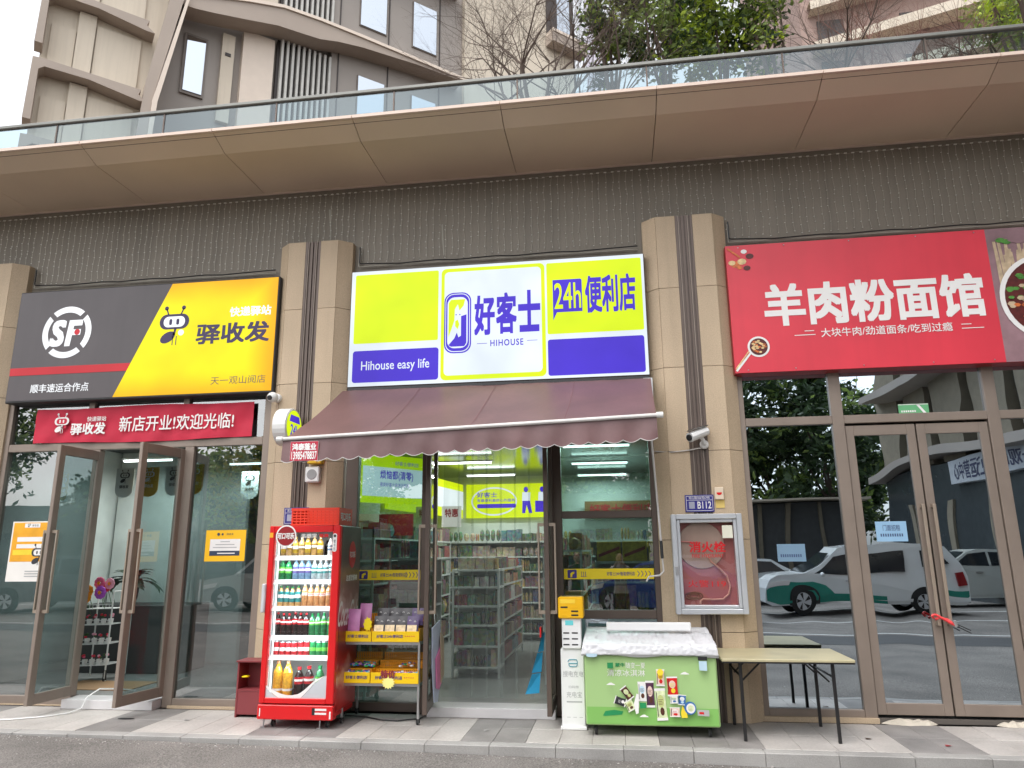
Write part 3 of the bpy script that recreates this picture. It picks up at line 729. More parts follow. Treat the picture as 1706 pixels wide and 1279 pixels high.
fb.tube((a[0]-.03,a[1]-.012,a[2]),(b[0]+.03,b[1]-.012,b[2]),.020,n=10)
fb.build('front_bar', pipe_w, t, smooth=False)
m = MB()
for p in (a, b): m.lathe([(.028,-.03),(.028,.03)], (p[0]+(-.03 if p is a else .03),p[1]-.012,p[2]), 10, axis='x')
m.build('end_cap', whitem, t)
m = MB(); nx = 23*8; nz = 6
def valp(u, v):
    x = a[0]+(b[0]-a[0])*u; z0 = a[2]+(b[2]-a[2])*u-.012
    z1 = z0-.205-.028*abs(math.sin(u*23*math.pi))+.008*mnoise.noise(Vector((u*14,0,5)))
    return (x+.0, -1.405-.012*math.sin(u*23*math.pi)*v-.02*v+.014*v*mnoise.noise(Vector((u*17,v,1))), z0+(z1-z0)*v)
for j in range(nz+1):
    for i in range(nx+1): m.v.append(valp(i/nx, j/nz))
for j in range(nz):
    for i in range(nx): q = j*(nx+1)+i; m.f.append((q+nx+1,q+nx+2,q+1,q)); m.m.append(0)
# side return of the valance at the left end
k0 = len(m.v)
m.add([(a[0],a[1]-.005,a[2]-.012),(a[0]+.03,a[1]+.16,a[2]+.06),(a[0]+.07,a[1]+.12,a[2]-.15),(a[0]+.05,a[1]+.02,a[2]-.235)],[(0,1,2,3)])
m.build('valance', awn, t, smooth=True)
pm = MB(); prev = None
for i in range(nx+1):
    p = Vector(valp(i/nx,1))+Vector((0,-.004,0))
    if prev is not None: pm.tube(prev, p, .004, n=4, cap=False)
    prev = p
pm.build('piping', pipe_w, t)
for x in (-2.6,-.3):
    am = MB(); am.tube((x,-.1,3.42),(x+.45,-.75,3.06),.02); am.tube((x+.45,-.75,3.06),(x+.05,-1.34,2.74),.018); am.build('folding_arm', whitem, t)
MB().tube((-3.12,-.12,3.49),(.42,-.12,3.49),.035,n=10).build('roller_tube', whitem, t)
MB().box(.36,.46,-.2,-.05,3.35,3.56).build('bracket', steel, t)
m = MB().rect(-3.17,2.575,-2.885,2.765,-1.438,0); m.box(-3.172,-2.883,-1.436,-1.434,2.573,2.767,1)
put_text(m,'鸿泰蓬业',(-3.15,2.68,-2.905,2.745),-1.44,1,bold=.05); put_text(m,'13985478837',(-3.155,2.59,-2.895,2.665),-1.44,1,bold=.03)
m.build('maker_sticker', [mat('magenta_red_sticker', S(200,32,66,.8), .4), rs_white], t)
rod = MB().path([(.44,-.3,3.3),(.41,-.3,2.85),(.45,-.3,1.78)], .011, 6); rod.build('crank_rod', pipe_w, t)
MB().tube((.45,-.3,1.78),(.455,-.3,1.60),.017).build('crank_grip', black, t)
MB().path([(.455,-.3,1.60),(.46,-.3,1.47),(.42,-.3,1.43),(.31,-.3,1.42),(.28,-.3,1.37)], .009, 6).build('crank_handle', pipe_w, t)

# ------------------------------------------------------------------ things fixed to the walls
t = E('projecting_round_sign', (-3.72,-.38,2.95), 'round white light box sign with yellow face behind the awning corner', 'sign')
m = MB().lathe([(.20,-.085),(.215,-.075),(.215,.075),(.20,.085)], (-3.71,-.42,3.10), 28, axis='x'); m.build('drum', whitem, t)
m = MB().lathe([(.19,.0),(.19,.004)], (-3.624,-.42,3.10), 28, axis='x'); m.build('yellow_face', hi_yel, t)
m = MB()
fr = (Vector((-3.617,-.42,3.10)), Vector((0,1,0)), Vector((0,0,1)))
put_text(m,'24h',(-.10,-.10,.10,.02),0,0,bold=.03,frame=fr); flat(m, [(-.14,.05),(.14,.05),(.11,.13),(-.11,.13)],0,0,frame=fr); m.build('lettering', hi_pur, t)
MB().tube((-3.71,-.2,3.1),(-3.71,-.16,3.1),.03).build('wall_arm', steel, t)

t = E('bullet_camera', (.93,-.19,2.78), 'white bullet security camera on the stone column beside the awning', 'security camera', 'security cameras')
m = MB(); m.tube((.995,-.26,2.93),(.80,-.42,2.84),.048,.052,10); m.build('camera_body', white, t)
MB().tube((.80,-.42,2.84),(.788,-.43,2.835),.036,.034,10).build('lens', black, t)
m = MB(); m.add([(1.02,-.22,2.99),(1.02,-.30,2.99),(.79,-.48,2.905),(.77,-.38,2.905)],[(0,1,2,3)]); m.add([(1.02,-.22,2.995),(1.02,-.30,2.995),(.79,-.48,2.91),(.77,-.38,2.91)],[(3,2,1,0)]); m.build('sun_shield', white, t)
MB().path([(.93,-.29,2.88),(.97,-.26,2.80),(.97,-.19,2.78)],.02,8).build('bracket', white, t)
MB().ell((.97,-.215,2.79),(.05,.03,.05)).build('mount', white, t, smooth=True)
t = E('ball_camera', (-4.0,-.19,3.45), 'white ball security camera at the corner under the yellow sign', 'security camera', 'security cameras')
MB().ell((-3.99,-.26,3.50),(.065,.065,.062),12,8).build('camera_body', white, t, smooth=True)
MB().tube((-3.995,-.315,3.485),(-4.0,-.33,3.48),.03,n=12).build('lens', black, t)
MB().lathe([(.05,-.235),(.055,-.188)],(-3.96,0,3.50),12,axis='y').build('mount', white, t)
o = MB().path([(.96,-.2,2.76),(.80,-.198,2.735),(.62,-.197,2.72),(.47,-.1,2.745),(.44,-.06,2.75)],.006,5).build('camera_cable', pipe_w); tag(o,'thin white cable sagging from the bullet camera to the awning','cable')

def plate(x0,z0,x1,z1,lab,txt,cx):
    t = E('house_number_plate', ((x0+x1)/2,-.195,z0), lab, 'number plate', 'blue number plates on the columns')
    bl = mat('blue_plate', S(44,40,140,.8), .4) if 'blue_plate' not in MATS else MATS['blue_plate']
    MB().bbox(x0,x1,-.203,-.190,z0,z1,.002).build('plate', bl, t)
    m = MB(); w, h = x1-x0, z1-z0
    for a,b,c,d in ((x0+.012,z0+.012,x1-.012,z0+.016),(x0+.012,z1-.016,x1-.012,z1-.012),(x0+.012,z0+.012,x0+.016,z1-.012),(x1-.016,z0+.012,x1-.012,z1-.012),(x0+.012,z0+h*.68,x1-.012,z0+h*.68+.004)): m.rect(a,b,c,d,-.2045)
    put_text(m,'观山路306号67栋',(x0+.04,z0+h*.74,x1-.04,z0+h*.90),-.2045)
    put_text(m,txt,(x0+w*.43,z0+h*.2,x1-.03,z0+h*.6),-.2045,bold=.015); m.rect(x0+.04,z0+h*.2,x0+w*.33,z0+h*.6,-.2045,1)
    m.build('lettering', [rs_white, mat('grey_code_patch',(.35,.36,.45,1),.5)], t)
plate(.73,2.075,1.03,2.255,'blue plate reading B112 above the fire hydrant cabinet','B112',0)
plate(-3.785,2.01,-3.49,2.20,'blue number plate half hidden behind the red crate','B',0)
t = E('fire_alarm_button', (1.085,-.195,2.1), 'cream fire alarm button with a red half disc above the hydrant cabinet', 'alarm')
MB().bbox(1.04,1.135,-.225,-.19,2.20,2.33,.006).build('housing', mat('cream_plastic',S(232,214,190,.85),.5), t)
flat(MB(), circ(1.088,2.275,.028,14,None,180,360)+[(1.116,2.275)], -.227).build('red_mark', redp, t)
MB().box(1.05,1.14,-.196,-.190,2.115,2.199).build('yellow_note', mat('yellow_note_paper',S(236,206,120,.85),.7), t)
t = E('wall_speaker', (-3.445,-.19,2.48), 'small square white speaker box on the column under the awning corner', 'speaker')
MB().bbox(-3.53,-3.36,-.27,-.185,2.48,2.66,.012).build('housing', white, t)
MB().lathe([(.06,-.272),(.055,-.276),(.01,-.274)],(-3.445,0,2.57),18,axis='y').build('grille', mat('grey_grille',(.3,.3,.3,1),.6), t)
t = E('yellow_wall_box', (-3.42,-.19,2.68), 'small yellow box on the column just above the white speaker', 'box')
MB().bbox(-3.50,-3.33,-.30,-.19,2.69,2.80,.01).build('housing', mat('amber_yellow_plastic',S(240,196,40,.85),.5), t)
MB().ell((-3.38,-.31,2.74),(.02,.02,.02)).build('knob', redp, t)

# hydrant cabinet
t = E('fire_hydrant_cabinet', (.925,-.195,1.04), 'aluminium framed fire hydrant cabinet with hose reel behind red lettered glass', 'fire cabinet')
hx0,hx1,hz0,hz1 = .565,1.285,1.045,2.05
m = MB()
for (p0,p1,q) in ((.0,.055,-.31),(.055,.09,-.295)):
    m.bbox(hx0+p0,hx0+p1-.0015,q,-.186,hz0+p0,hz1-p0,.006); m.bbox(hx1-p1+.0015,hx1-p0,q,-.186,hz0+p0,hz1-p0,.006)
    m.bbox(hx0+p1,hx1-p1,q+.001,-.186,hz0+p0,hz0+p1-.0015,.006); m.bbox(hx0+p1,hx1-p1,q+.001,-.186,hz1-p1+.0015,hz1-p0,.006)
m.build('frame', alum_l, t)
MB().box(hx0+.057,hx1-.057,-.202,-.193,hz0+.057,hz1-.057).build('back_panel', mat('plum_red_cabinet_back',S(176,112,108,.9),.6,var=.12), t)
MB().lathe([(.235,-.222),(.24,-.204)],(.865,0,1.73),32,axis='y').build('hose_reel', mat('pale_reel',S(190,176,160,.8),.5,var=.1), t)
hose = [(.88,-.222,1.76),(.90,-.224,1.66),(.96,-.226,1.56),(1.04,-.228,1.49),(1.10,-.228,1.42),(1.13,-.228,1.32),(1.11,-.228,1.24),(1.05,-.228,1.19),(.95,-.228,1.185),(.85,-.228,1.19),(.82,-.228,1.17),(.82,-.228,1.14)]
MB().path(hose,.010,6).build('hose', mat('pinkish_hose',S(214,168,150,.85),.5), t)
MB().path([(.66,-.23,1.77),(.76,-.232,1.765),(.84,-.232,1.765)],.008,5).build('valve_pipe', mat('salmon_pipe',S(206,140,130,.85),.5), t)
m = MB()
for r in (.09,.065,.04): m.path([(.76+r*math.cos(a),-.205,1.22+r*.4*math.sin(a)) for a in [i*math.pi/8 for i in range(17)]],.007,5)
m.build('coiled_hose', mat('brown_hose',S(150,110,92,.7),.6), t)
MB().box(hx0+.088,hx1-.088,-.285,-.282,hz0+.088,hz1-.088).build('glass_pane', glass('cabinet_glass',(.96,.92,.92,1),.03), t)
rp = emat('red_paint_letters', S(214,40,50), .0, base=S(206,24,36,.9), rough=.5)
m = put_text(MB(),'消火栓',(.74,1.66,1.10,1.765),-.288,bold=.03); put_text(m,'FIRE HYDRANT',(.76,1.605,1.08,1.64),-.288,bold=.01); put_text(m,'火警119',(.70,1.31,1.08,1.38),-.288,bold=.0); m.build('lettering', rp, t)
MB().box(1.08,1.185,-.290,-.2865,1.80,1.93).build('inspection_card', mat('cream_card',S(224,222,204,.85),.7), t)
MB().bbox(.582,.612,-.322,-.309,1.43,1.52,.003).build('latch', steel, t)

# papers and stickers on glass
def notice(name, x0,z0,x1,z1,lab,col,cat='notice',y=-.0065):
    t = E(name, ((x0+x1)/2,y,z0), lab, cat)
    MB().box(x0,x1,y-.001,y+.001,z0,z1).build('sheet', mat(name+'_'+str(len(MATS)), col, .6, var=.04), t); return t
t = notice('green_notice',3.06,3.055,3.365,3.195,'green paper notice with a white diagonal stripe above the chained doors',S(110,186,130,.85))
m = MB(); m.add([(3.24,-.0085,3.19),(3.27,-.0085,3.19),(3.36,-.0085,3.06),(3.33,-.0085,3.06)],[(0,1,2,3)]); m.rect(3.06,3.185,3.365,3.192,-.0085)
for i in range(7): m.rect(3.085+i*.022,3.105,3.10+i*.022,3.125,-.0085)
m.build('print', rs_white, t)
t = notice('blue_notice',2.68,1.75,2.985,1.955,'pale blue rental notice on the left chained door',S(150,190,222,.85))
m = put_text(MB(),'门面招租',(2.75,1.86,2.92,1.92),-.0085,bold=.01)
for i in range(10): m.rect(2.72+i*.023,1.80,2.734+i*.023,1.83,-.0085)
m.build('lettering', mat('blue_ink',S(70,90,130,.7),.6), t)
t = notice('faded_blue_notice',1.67,1.555,1.955,1.735,'faded blue notice on the fixed pane left of the chained doors',S(140,176,206,.6))
m = MB()
for i in range(10): m.rect(1.70+i*.022,1.60,1.714+i*.022,1.63,-.0085)
m.build('lettering', MATS['blue_ink'], t)
t = notice('orange_poster',-7.43,1.385,-6.88,2.105,'white edged orange promotion poster on the left window of the parcel shop',S(250,246,240,.82),'poster')
m = MB().rect(-7.41,1.62,-6.9,2.09,-.009,0); m.rect(-7.34,1.86,-6.97,1.915,-.0095,1); m.rect(-7.34,1.78,-6.97,1.83,-.0095,1); m.rect(-7.26,2.03,-7.05,2.08,-.0095,1)
m.rect(-7.38,1.70,-6.95,1.76,-.0093,4)
put_text(m,'驿收发',(-7.16,2.04,-7.07,2.07),-.010,2); ant_logo(-7.2,2.05,.04,-.010,m,2,1)
ant_logo(-7.02,1.66,.20,-.010,m,2,1)
for i in range(3): m.rect(-7.18,1.50-.03*i,-6.95,1.512-.03*i,-.0095,3)
m.build('print', [mat('orange_print',S(250,178,40,.85),.4,var=.12,scale=5), rs_white, mat('dark_print',(.03,.03,.035,1),.5), mat('grey_print',(.4,.4,.4,1),.6), mat('lemon_print',S(255,226,60,.85),.4)], t)
t = notice('yellow_notice',-4.84,1.605,-4.335,1.965,'yellow notice with a white text box on the right window of the parcel shop',S(255,196,20,.9))
m = MB().rect(-4.78,1.67,-4.40,1.86,-.009,0); m.rect(-4.78,1.67,-4.40,1.725,-.0095,1)
for i, w in enumerate((.12,.24,.30)): m.rect(-4.59-w/2,1.825-.033*i,-4.59+w/2,1.835-.033*i,-.0095,2)
m.rect(-4.68,1.69,-4.46,1.703,-.010,0); put_text(m,'驿收发',(-4.58,1.905,-4.49,1.93),-.010,1); flat(m,circ(-4.68,1.917,.018,12),-.010,1); flat(m,circ(-4.63,1.917,.014,12),-.010,1)
m.build('print', [rs_white, mat('navy_ink',(.03,.045,.09,1),.5), MATS['grey_print']], t)
ys = mat('yellow_safety_vinyl', S(250,222,20,.9), .45, var=.04)
purp = mat('purple_ink', S(72,56,150,.7), .5)
def strip(x0, x1, z0, z1, lab, n):
    t = E('yellow_glass_strip', ((x0+x1)/2,-.007,z0), lab, 'sticker', 'yellow safety strips on the store glass')
    MB().box(x0,x1,-.0085,-.0065,z0,z1).build('vinyl', ys, t)
    m = MB(); h = z1-z0; lx = x0+.04
    flat(m, rrect(lx,z0+.01,lx+.10,z1-.01,.012), -.010, 0); flat(m, [(lx+.03,z0+.02),(lx+.05,z0+.02),(lx+.055,z0+.05),(lx+.075,z0+.06),(lx+.075,z1-.03),(lx+.05,z1-.035),(lx+.03,z1-.05)], -.011, 1)
    w = x1-x0
    for i in range(3): m.rect(x0+.19+i*.022,z0+.03,x0+.195+i*.022,z0+.03+h*.45,-.010,0)
    m.rect(x0+.185,z0+.026,x0+.245,z0+.03,-.010,0)
    put_text(m,'好客士24H智能便利店',(x0+w*n,z0+.035,x0+w*n+.30,z0+.035+h*.38),-.010,0,bold=.01)
    for i in range(4):
        cx = x1-.17+i*.04; m.add([(cx,-.010,z0+.025),(cx+.018,-.010,z0+h/2),(cx,-.010,z1-.025),(cx-.008,-.010,z1-.025),(cx+.010,-.010,z0+h/2),(cx-.008,-.010,z0+.025)],[(0,1,4,5),(1,2,3,4)],0)
    m.build('print', [purp, ys], t)
strip(-2.965,-2.205,1.385,1.495,'yellow printed strip across the window behind the drinks fridge',.38)
strip(-.595,.375,1.385,1.495,'yellow printed strip across the window above the ice cream freezer',.48)

# chain lock on the closed doors
o = MB().path([(3.09,-.10,1.0),(3.075,-.12,1.025),(3.10,-.13,1.035),(3.16,-.135,1.0),(3.23,-.13,.955),(3.27,-.12,.935),(3.25,-.10,.96),(3.22,-.085,.985),(3.15,-.085,1.0),(3.11,-.09,.985)],.012,8).build('red_lock_loop', mat('salmon_red_rubber',S(236,70,72,.9),.5)); tag(o,'salmon red lock loop through the pull handles of the chained doors','lock')
t = E('lock_body', (3.28,-.11,.92), 'small black and steel lock hanging beside the red loop', 'lock')
MB().tube((3.27,-.12,.975),(3.285,-.12,.92),.02).build('lock_case', steel, t)
for k in (0,.018): MB().tube((3.285,-.12,.945-k),(3.41,-.13,.885-k*1.5),.005).build('key', black, t)

# ------------------------------------------------------------------ drinks fridge
fx0, fx1, fy0, fy1 = -3.615, -2.835, -.87, -.25
t = E('drinks_fridge', (-3.22,-.56,0), 'tall red drinks fridge with a glass door full of bottles beside the stone column', 'fridge')
side_m = mat('cola_side_print', S(120,30,34,.75), .3, var=.0)
# side print: dark brown at the top, cream splash, red bubbles
n = side_m.node_tree.nodes; l = side_m.node_tree.links; pb = n['Principled BSDF']
geo = n.new('ShaderNodeNewGeometry'); sx = n.new('ShaderNodeSeparateXYZ'); l.new(geo.outputs['Position'], sx.inputs[0])
no = n.new('ShaderNodeTexNoise'); no.inputs['Scale'].default_value = 5; no.inputs['Detail'].default_value = 3; l.new(geo.outputs['Position'], no.inputs['Vector'])
a_ = n.new('ShaderNodeMath'); a_.operation = 'MULTIPLY_ADD'; a_.inputs[1].default_value = .55; l.new(no.outputs['Fac'], a_.inputs[0]); l.new(sx.outputs['Z'], a_.inputs[2])
mr = n.new('ShaderNodeMapRange'); mr.inputs[1].default_value = .3; mr.inputs[2].default_value = 2.2; l.new(a_.outputs[0], mr.inputs[0])
cr = n.new('ShaderNodeValToRGB'); el = cr.color_ramp.elements
el[0].position = 0; el[0].color = S(200,30,34,.8); el[1].position = 1; el[1].color = S(84,66,60,.9)
for p_, c_ in ((.16,S(206,60,56,.9)),(.24,S(224,170,150,.9)),(.31,S(176,40,44,.9)),(.42,S(120,26,32,.9)),(.50,S(176,50,56,.9)),(.58,S(216,190,180,.95)),(.66,S(170,128,116,.9)),(.80,S(118,96,88,.9))):
    e_ = el.new(p_); e_.color = c_
l.new(mr.outputs[0], cr.inputs[0]); l.new(cr.outputs[0], pb.inputs['Base Color'])
m = MB(); m.bbox(fx1-.04,fx1,fy0+.065,fy1,.15,1.965,.006); m.build('side_panel', side_m, t)
m = MB(); m.bbox(fx0,fx0+.04,fy0+.065,fy1,.15,1.965,.006); m.build('side_panel', redp, t)
MB().box(fx0+.041,fx1-.041,fy1-.04,fy1,.15,1.96).build('back_panel', white, t)
MB().bbox(fx0+.041,fx1-.041,fy0+.066,fy1-.041,1.93,1.965,.003).build('top_panel', redd, t)
MB().box(fx0+.041,fx1-.041,fy0+.066,fy1-.041,.15,.27).build('base_box', black, t)
lin_m = mat('white_fridge_liner', (.80,.83,.82,1), .35, var=.02)
m = MB(); m.box(fx0+.041,fx0+.05,fy0+.07,fy1-.041,.271,1.929); m.box(fx1-.05,fx1-.041,fy0+.07,fy1-.041,.271,1.929); m.box(fx0+.05,fx1-.05,fy1-.05,fy1-.041,.271,1.929); m.build('liner', lin_m, t)
SHZ = [(1.64,'a'),(1.40,'b'),(1.135,'c'),(.85,'d'),(.66,'e')]
for z, _ in SHZ:
    m = MB().box(fx0+.05,fx1-.05,fy0+.09,fy1-.06,z-.008,z+.008,0); m.build('shelf', lin_m, t)
    MB().prism([(fy0+.030,z-.022),(fy0+.050,z-.022),(fy0+.062,z+.020),(fy0+.052,z+.024)],'x',fx0+.055,fx1-.055).build('price_strip', mat('bright_white_strip',(.88,.9,.9,1),.4) if 'bright_white_strip' not in MATS else MATS['bright_white_strip'], t)
# door
d = MB(); gx0,gx1,gz0,gz1 = -3.555,-2.918,.285,1.90
d.bbox(fx0,gx0,fy0,fy0+.06,.235,1.968,.008); d.bbox(gx1,fx1,fy0,fy0+.06,.235,1.968,.008)
d.bbox(gx0+.0005,gx1-.0005,fy0+.001,fy0+.059,.235,gz0,.004); d.bbox(gx0+.0005,gx1-.0005,fy0+.001,fy0+.059,gz1,1.967,.004)
door = d.build('door', redp, t)
MB().box(gx0-.004,gx1+.004,fy0+.02,fy0+.024,gz0-.004,gz1+.004).build('glass_pane', G_clear, door)
MB().bbox(fx0-.03,fx0+.006,fy0-.035,fy0+.01,1.10,1.385,.008).build('handle', mat('light_grey_plastic',(.55,.55,.57,1),.45), door)
m = MB(); zt = lambda u: .40-.09*math.sin(math.pi*min(1,u*1.25))+ (.28*max(0,u-.55)**1.2)
N = 24
for i in range(N+1):
    u = i/N; x = gx0+(gx1-gx0)*u; m.v += [(x,fy0+.018,zt(u)-.055*math.sin(math.pi*min(1,u*.9+.12))),(x,fy0+.018,zt(u))]
for i in range(N): m.f.append((2*i,2*i+2,2*i+3,2*i+1)); m.m.append(0)
m.build('white_wave', rs_white, door)
m = MB(); 
for i in range(N+1):
    u = i/N; x = gx0+(gx1-gx0)*u; m.v += [(x,fy0+.0185,gz0),(x,fy0+.0185,max(gz0+.001,zt(u)-.055*math.sin(math.pi*min(1,u*.9+.12))-.004))]
for i in range(N): m.f.append((2*i,2*i+2,2*i+3,2*i+1)); m.m.append(0)
m.build('silver_wave', mat('silver_print',(.55,.57,.6,1),.4), door)
m = flat(MB(), circ(-3.425,1.865,.112,32), fy0-.006, 1); flat(m, circ(-3.425,1.865,.098,32), fy0-.008, 0)
put_text(m,'可口可乐',(-3.515,1.835,-3.335,1.895),fy0-.010,1,bold=.05,shear=.15); m.lathe([(.112,fy0-.005),(.112,fy0)],(-3.425,0,1.865),32,mi=1,axis='y')
m.build('round_badge', [redd, rs_white], door)
m = put_text(MB(),'这感觉',(-3.27,1.845,-3.10,1.888),fy0+.018,bold=.03); m.build('lettering', rs_white, door)
m = put_text(MB(),'够爽',(-3.07,1.845,-2.97,1.885),fy0+.018,bold=.03); m.build('lettering', redp, door)
m = flat(MB(), rrect(-2.915,1.70,-2.87,1.885,.02), fy0-.002); flat(m, circ(-2.893,1.86,.015,12), fy0-.003, 1)
put_text(m,'零\n卡\n乐',(-2.905,1.71,-2.88,1.82),fy0-.003,1); m.build('rating_sticker', [rs_white, MATS['dark_print']], door)
MB().rect(-3.61,1.85,-3.57,1.90,fy0-.002).build('orange_sticker', MATS['orange_print'], door)
b = MB(); b.bbox(fx0-.01,fx1,fy0+.0,fy0+.10,.085,.222,.008); b.box(fx0+.02,fx1-.02,fy0+.101,fy1-.02,.10,.149)
bs = b.build('base_grille', redp, t)
m = MB().rect(-3.02,.175,-2.90,.195,fy0-.002,0); m.rect(-3.02,.14,-2.90,.158,fy0-.002,0); m.rect(-3.05,.135,-3.02,.20,fy0-.002,1); m.rect(-3.60,.115,-3.59,.19,fy0-.002,0); m.rect(-2.87,.10,-2.855,.17,fy0-.002,0)
m.build('vent_label', [rs_white, black], bs)
def caster(p, name, parent, r=.035):
    x,y,z = p; m = MB().lathe([(r*.3,-.014),(r*.95,-.012),(r,-.008),(r,.008),(r*.95,.012),(r*.3,.014)],(x,y,r+.001),16,axis='x',mis=[1,0,0,0,1])
    m.box(x-.018,x-.014,y-.012,y+.012,r,z); m.box(x+.014,x+.018,y-.012,y+.012,r,z); m.box(x-.018,x+.018,y-.014,y+.014,z-.004,z)
    return m.build(name, [rubber, steel, steel], parent)
for x in (-3.50,-2.93):
    caster((x,fy0+.12,.10),'caster',t); caster((x,fy1-.08,.10),'caster',t)
for x in (-3.58,-2.99): MB().lathe([(.03,.001),(.03,.008),(.008,.014),(.008,.085)],(x,fy0+.07,0),12).build('foot', steel, t)
fr = (Vector((fx1+.002,0,0)), Vector((0,1,0)), Vector((0,0,1)))
m = flat(MB(), circ(-.50,1.67,.10,26,.14), 0, frame=fr); fr2 = (Vector((fx1+.003,0,0)), fr[1], fr[2])
put_text(m,'可口可乐',(-.58,1.64,-.42,1.70),0,1,bold=.04,frame=fr2); put_text(m,'Coca-Cola',(-.84,.96,-.27,1.20),0,1,bold=.02,shear=.5,frame=fr2); put_text(m,'这感觉够爽',(-.66,1.40,-.34,1.46),0,1,bold=.04,frame=fr2)
m.build('side_lettering', [redp, rs_white], t)
MB().box(gx0+.012,gx0+.022,fy0+.075,fy0+.09,.30,1.9).build('light_strip', emat('lit_fridge_strip',(.9,.97,1,1),2.5*L), t)
for zz_ in (.60,.82,1.09,1.36,1.60,1.84):
    ld = bpy.data.lights.new('fridge_light','AREA'); ld.shape='RECTANGLE'; ld.size=.5; ld.size_y=.03; ld.energy=.75; ld.color=(.9,.98,1)
    lo = bpy.data.objects.new('fridge_light',ld); COL.objects.link(lo); lo.parent=t; lo.location=Vector((-3.225,fy0+.040,zz_))-ORG[t.name]; lo.rotation_euler=(math.radians(24),0,0)

# bottles and cans
def bmat(nm, c, tr=0): return mat(nm, c, .12, var=.30, scale=40, spec=.6)
B = dict(amber=bmat('amber_drink',S(176,140,80,.7)), green=bmat('green_bottle',S(44,140,84,.7)), blue=bmat('pale_blue_bottle',S(130,164,196,.7)), clear=bmat('clear_water',S(190,206,210,.75)),
    teal=bmat('teal_label',S(70,150,150,.75)), orange=bmat('orange_drink',S(216,156,104,.75)), cola=bmat('cola',S(40,20,20,.7)), red=bmat('red_label',S(190,44,52,.8)), white=rs_white,
    yellow=bmat('orange_juice',S(236,176,50,.8)), purple=bmat('violet_label',S(118,104,170,.75)), straw=bmat('straw_drink',S(214,170,110,.8)), blk=MATS['dark_print'], silver=alum_l, cap=bmat('blue_cap',S(60,90,200,.8)), green2=bmat('lime_label',S(120,210,90,.8)), gold=bmat('golden_cap',S(206,170,60,.8)))
def bottle_mesh(h, r, liquid, label, capm, lab=(.35,.62)):
    hb = h*.68
    prof = [(r*.85,0),(r,.01*h/.2),(r,h*lab[0]),(r*1.01,h*lab[0]),(r*1.01,h*lab[1]),(r,h*lab[1]),(r*.98,hb),(r*.55,h*.84),(r*.38,h*.88),(r*.38,h*.91),(r*.42,h*.91),(r*.42,h)]
    return MB().lathe(prof, n=12, mis=[0,0,0,1,1,0,0,0,0,2,2]).lathe([(r*1.02,h*(lab[0]*.62+lab[1]*.38)),(r*1.02,h*(lab[0]*.3+lab[1]*.7))],n=12,mi=3).mesh('bottle', [B[liquid],B[label],B[capm],rs_white if label != 'white' else B['red']], smooth=False)
def can_mesh(c, c2):
    return MB().lathe([(.024,0),(.031,.008),(.031,.05),(.031,.085),(.031,.135),(.025,.145)], n=14, mis=[2,0,1,0,2]).mesh('can', [B[c],B[c2],B['silver']])
ORD = ['leftmost','second','third','fourth','fifth','sixth','seventh','eighth','ninth']
def row(kind, meshes, z, x0, dx, n, labels, grp, y=-.755, cat='bottle'):
    for i in range(n):
        o = inst(kind, meshes[i % len(meshes)] if isinstance(meshes, list) else meshes, (x0+dx*i, y+rnd.uniform(-.006,.006), z+.0085), None)
        o.rotation_euler.z = rnd.uniform(0,6); o.scale = (1,1,rnd.uniform(.95,1.03))
        tag(o, labels if n == 1 else ORD[i]+(' ' if i == 0 else ' from the left, ')+labels, cat, grp)
row('drink_bottle',[bottle_mesh(.215,.032,'amber','gold','gold',(.2,.7)),bottle_mesh(.215,.032,'straw','amber','gold')],1.64,-3.50,.068,7,'amber drink bottle on the top shelf of the red fridge','amber bottles on the top fridge shelf')
row('milk_carton',bottle_mesh(.19,.030,'white','blue','white'),1.64,-2.98,.07,1,'white carton-like bottle at the right end of the top fridge shelf','milk bottle')
row('green_bottle',bottle_mesh(.225,.034,'green','green2','green'),1.40,-3.50,.072,2,'green soda bottle at the left of the second fridge shelf','green bottles on the second fridge shelf')
row('blue_bottle',bottle_mesh(.225,.034,'blue','purple','blue'),1.40,-3.35,.068,3,'pale blue bottle with violet label on the second fridge shelf','pale blue bottles on the second fridge shelf')
row('water_bottle',bottle_mesh(.22,.031,'clear','teal','white'),1.40,-3.145,.062,4,'clear water bottle with a white cap on the second fridge shelf','water bottles on the second fridge shelf')
row('teal_bottle',bottle_mesh(.215,.0315,'straw','teal','green',(.25,.75)),1.135,-3.50,.064,4,'teal labelled tea bottle on the middle fridge shelf','teal bottles on the middle fridge shelf')
row('peach_bottle',bottle_mesh(.235,.0315,'orange','white','white',(.5,.6)),1.135,-3.235,.064,5,'peach orange drink bottle on the middle fridge shelf','peach bottles on the middle fridge shelf')
row('cola_bottle',bottle_mesh(.235,.031,'cola','red','red',(.5,.72)),.85,-3.515,.062,6,'dark cola bottle with red label on the fourth fridge shelf','cola bottles on the fourth fridge shelf')
row('lime_bottle',bottle_mesh(.235,.0315,'green','green2','green',(.5,.68)),.85,-3.14,.064,4,'green lime soda bottle on the fourth fridge shelf','green bottles on the fourth fridge shelf')
row('red_can',can_mesh('red','white'),.66,-3.515,.066,6,'red cola can on the fifth fridge shelf','red cans in the fridge', cat='can')
row('green_can',can_mesh('green','green2'),.66,-3.12,.062,4,'green soda can on the fifth fridge shelf','green cans in the fridge', cat='can')
row('juice_bottle',bottle_mesh(.36,.050,'yellow','yellow','orange',(.12,.3)),.265,-3.475,.105,2,'large yellow juice bottle at the bottom of the fridge','juice bottles in the fridge')
row('large_cola_bottle',bottle_mesh(.30,.048,'cola','red','red',(.45,.68)),.265,-3.25,.105,2,'large cola bottle at the bottom of the fridge','large cola bottles in the fridge')
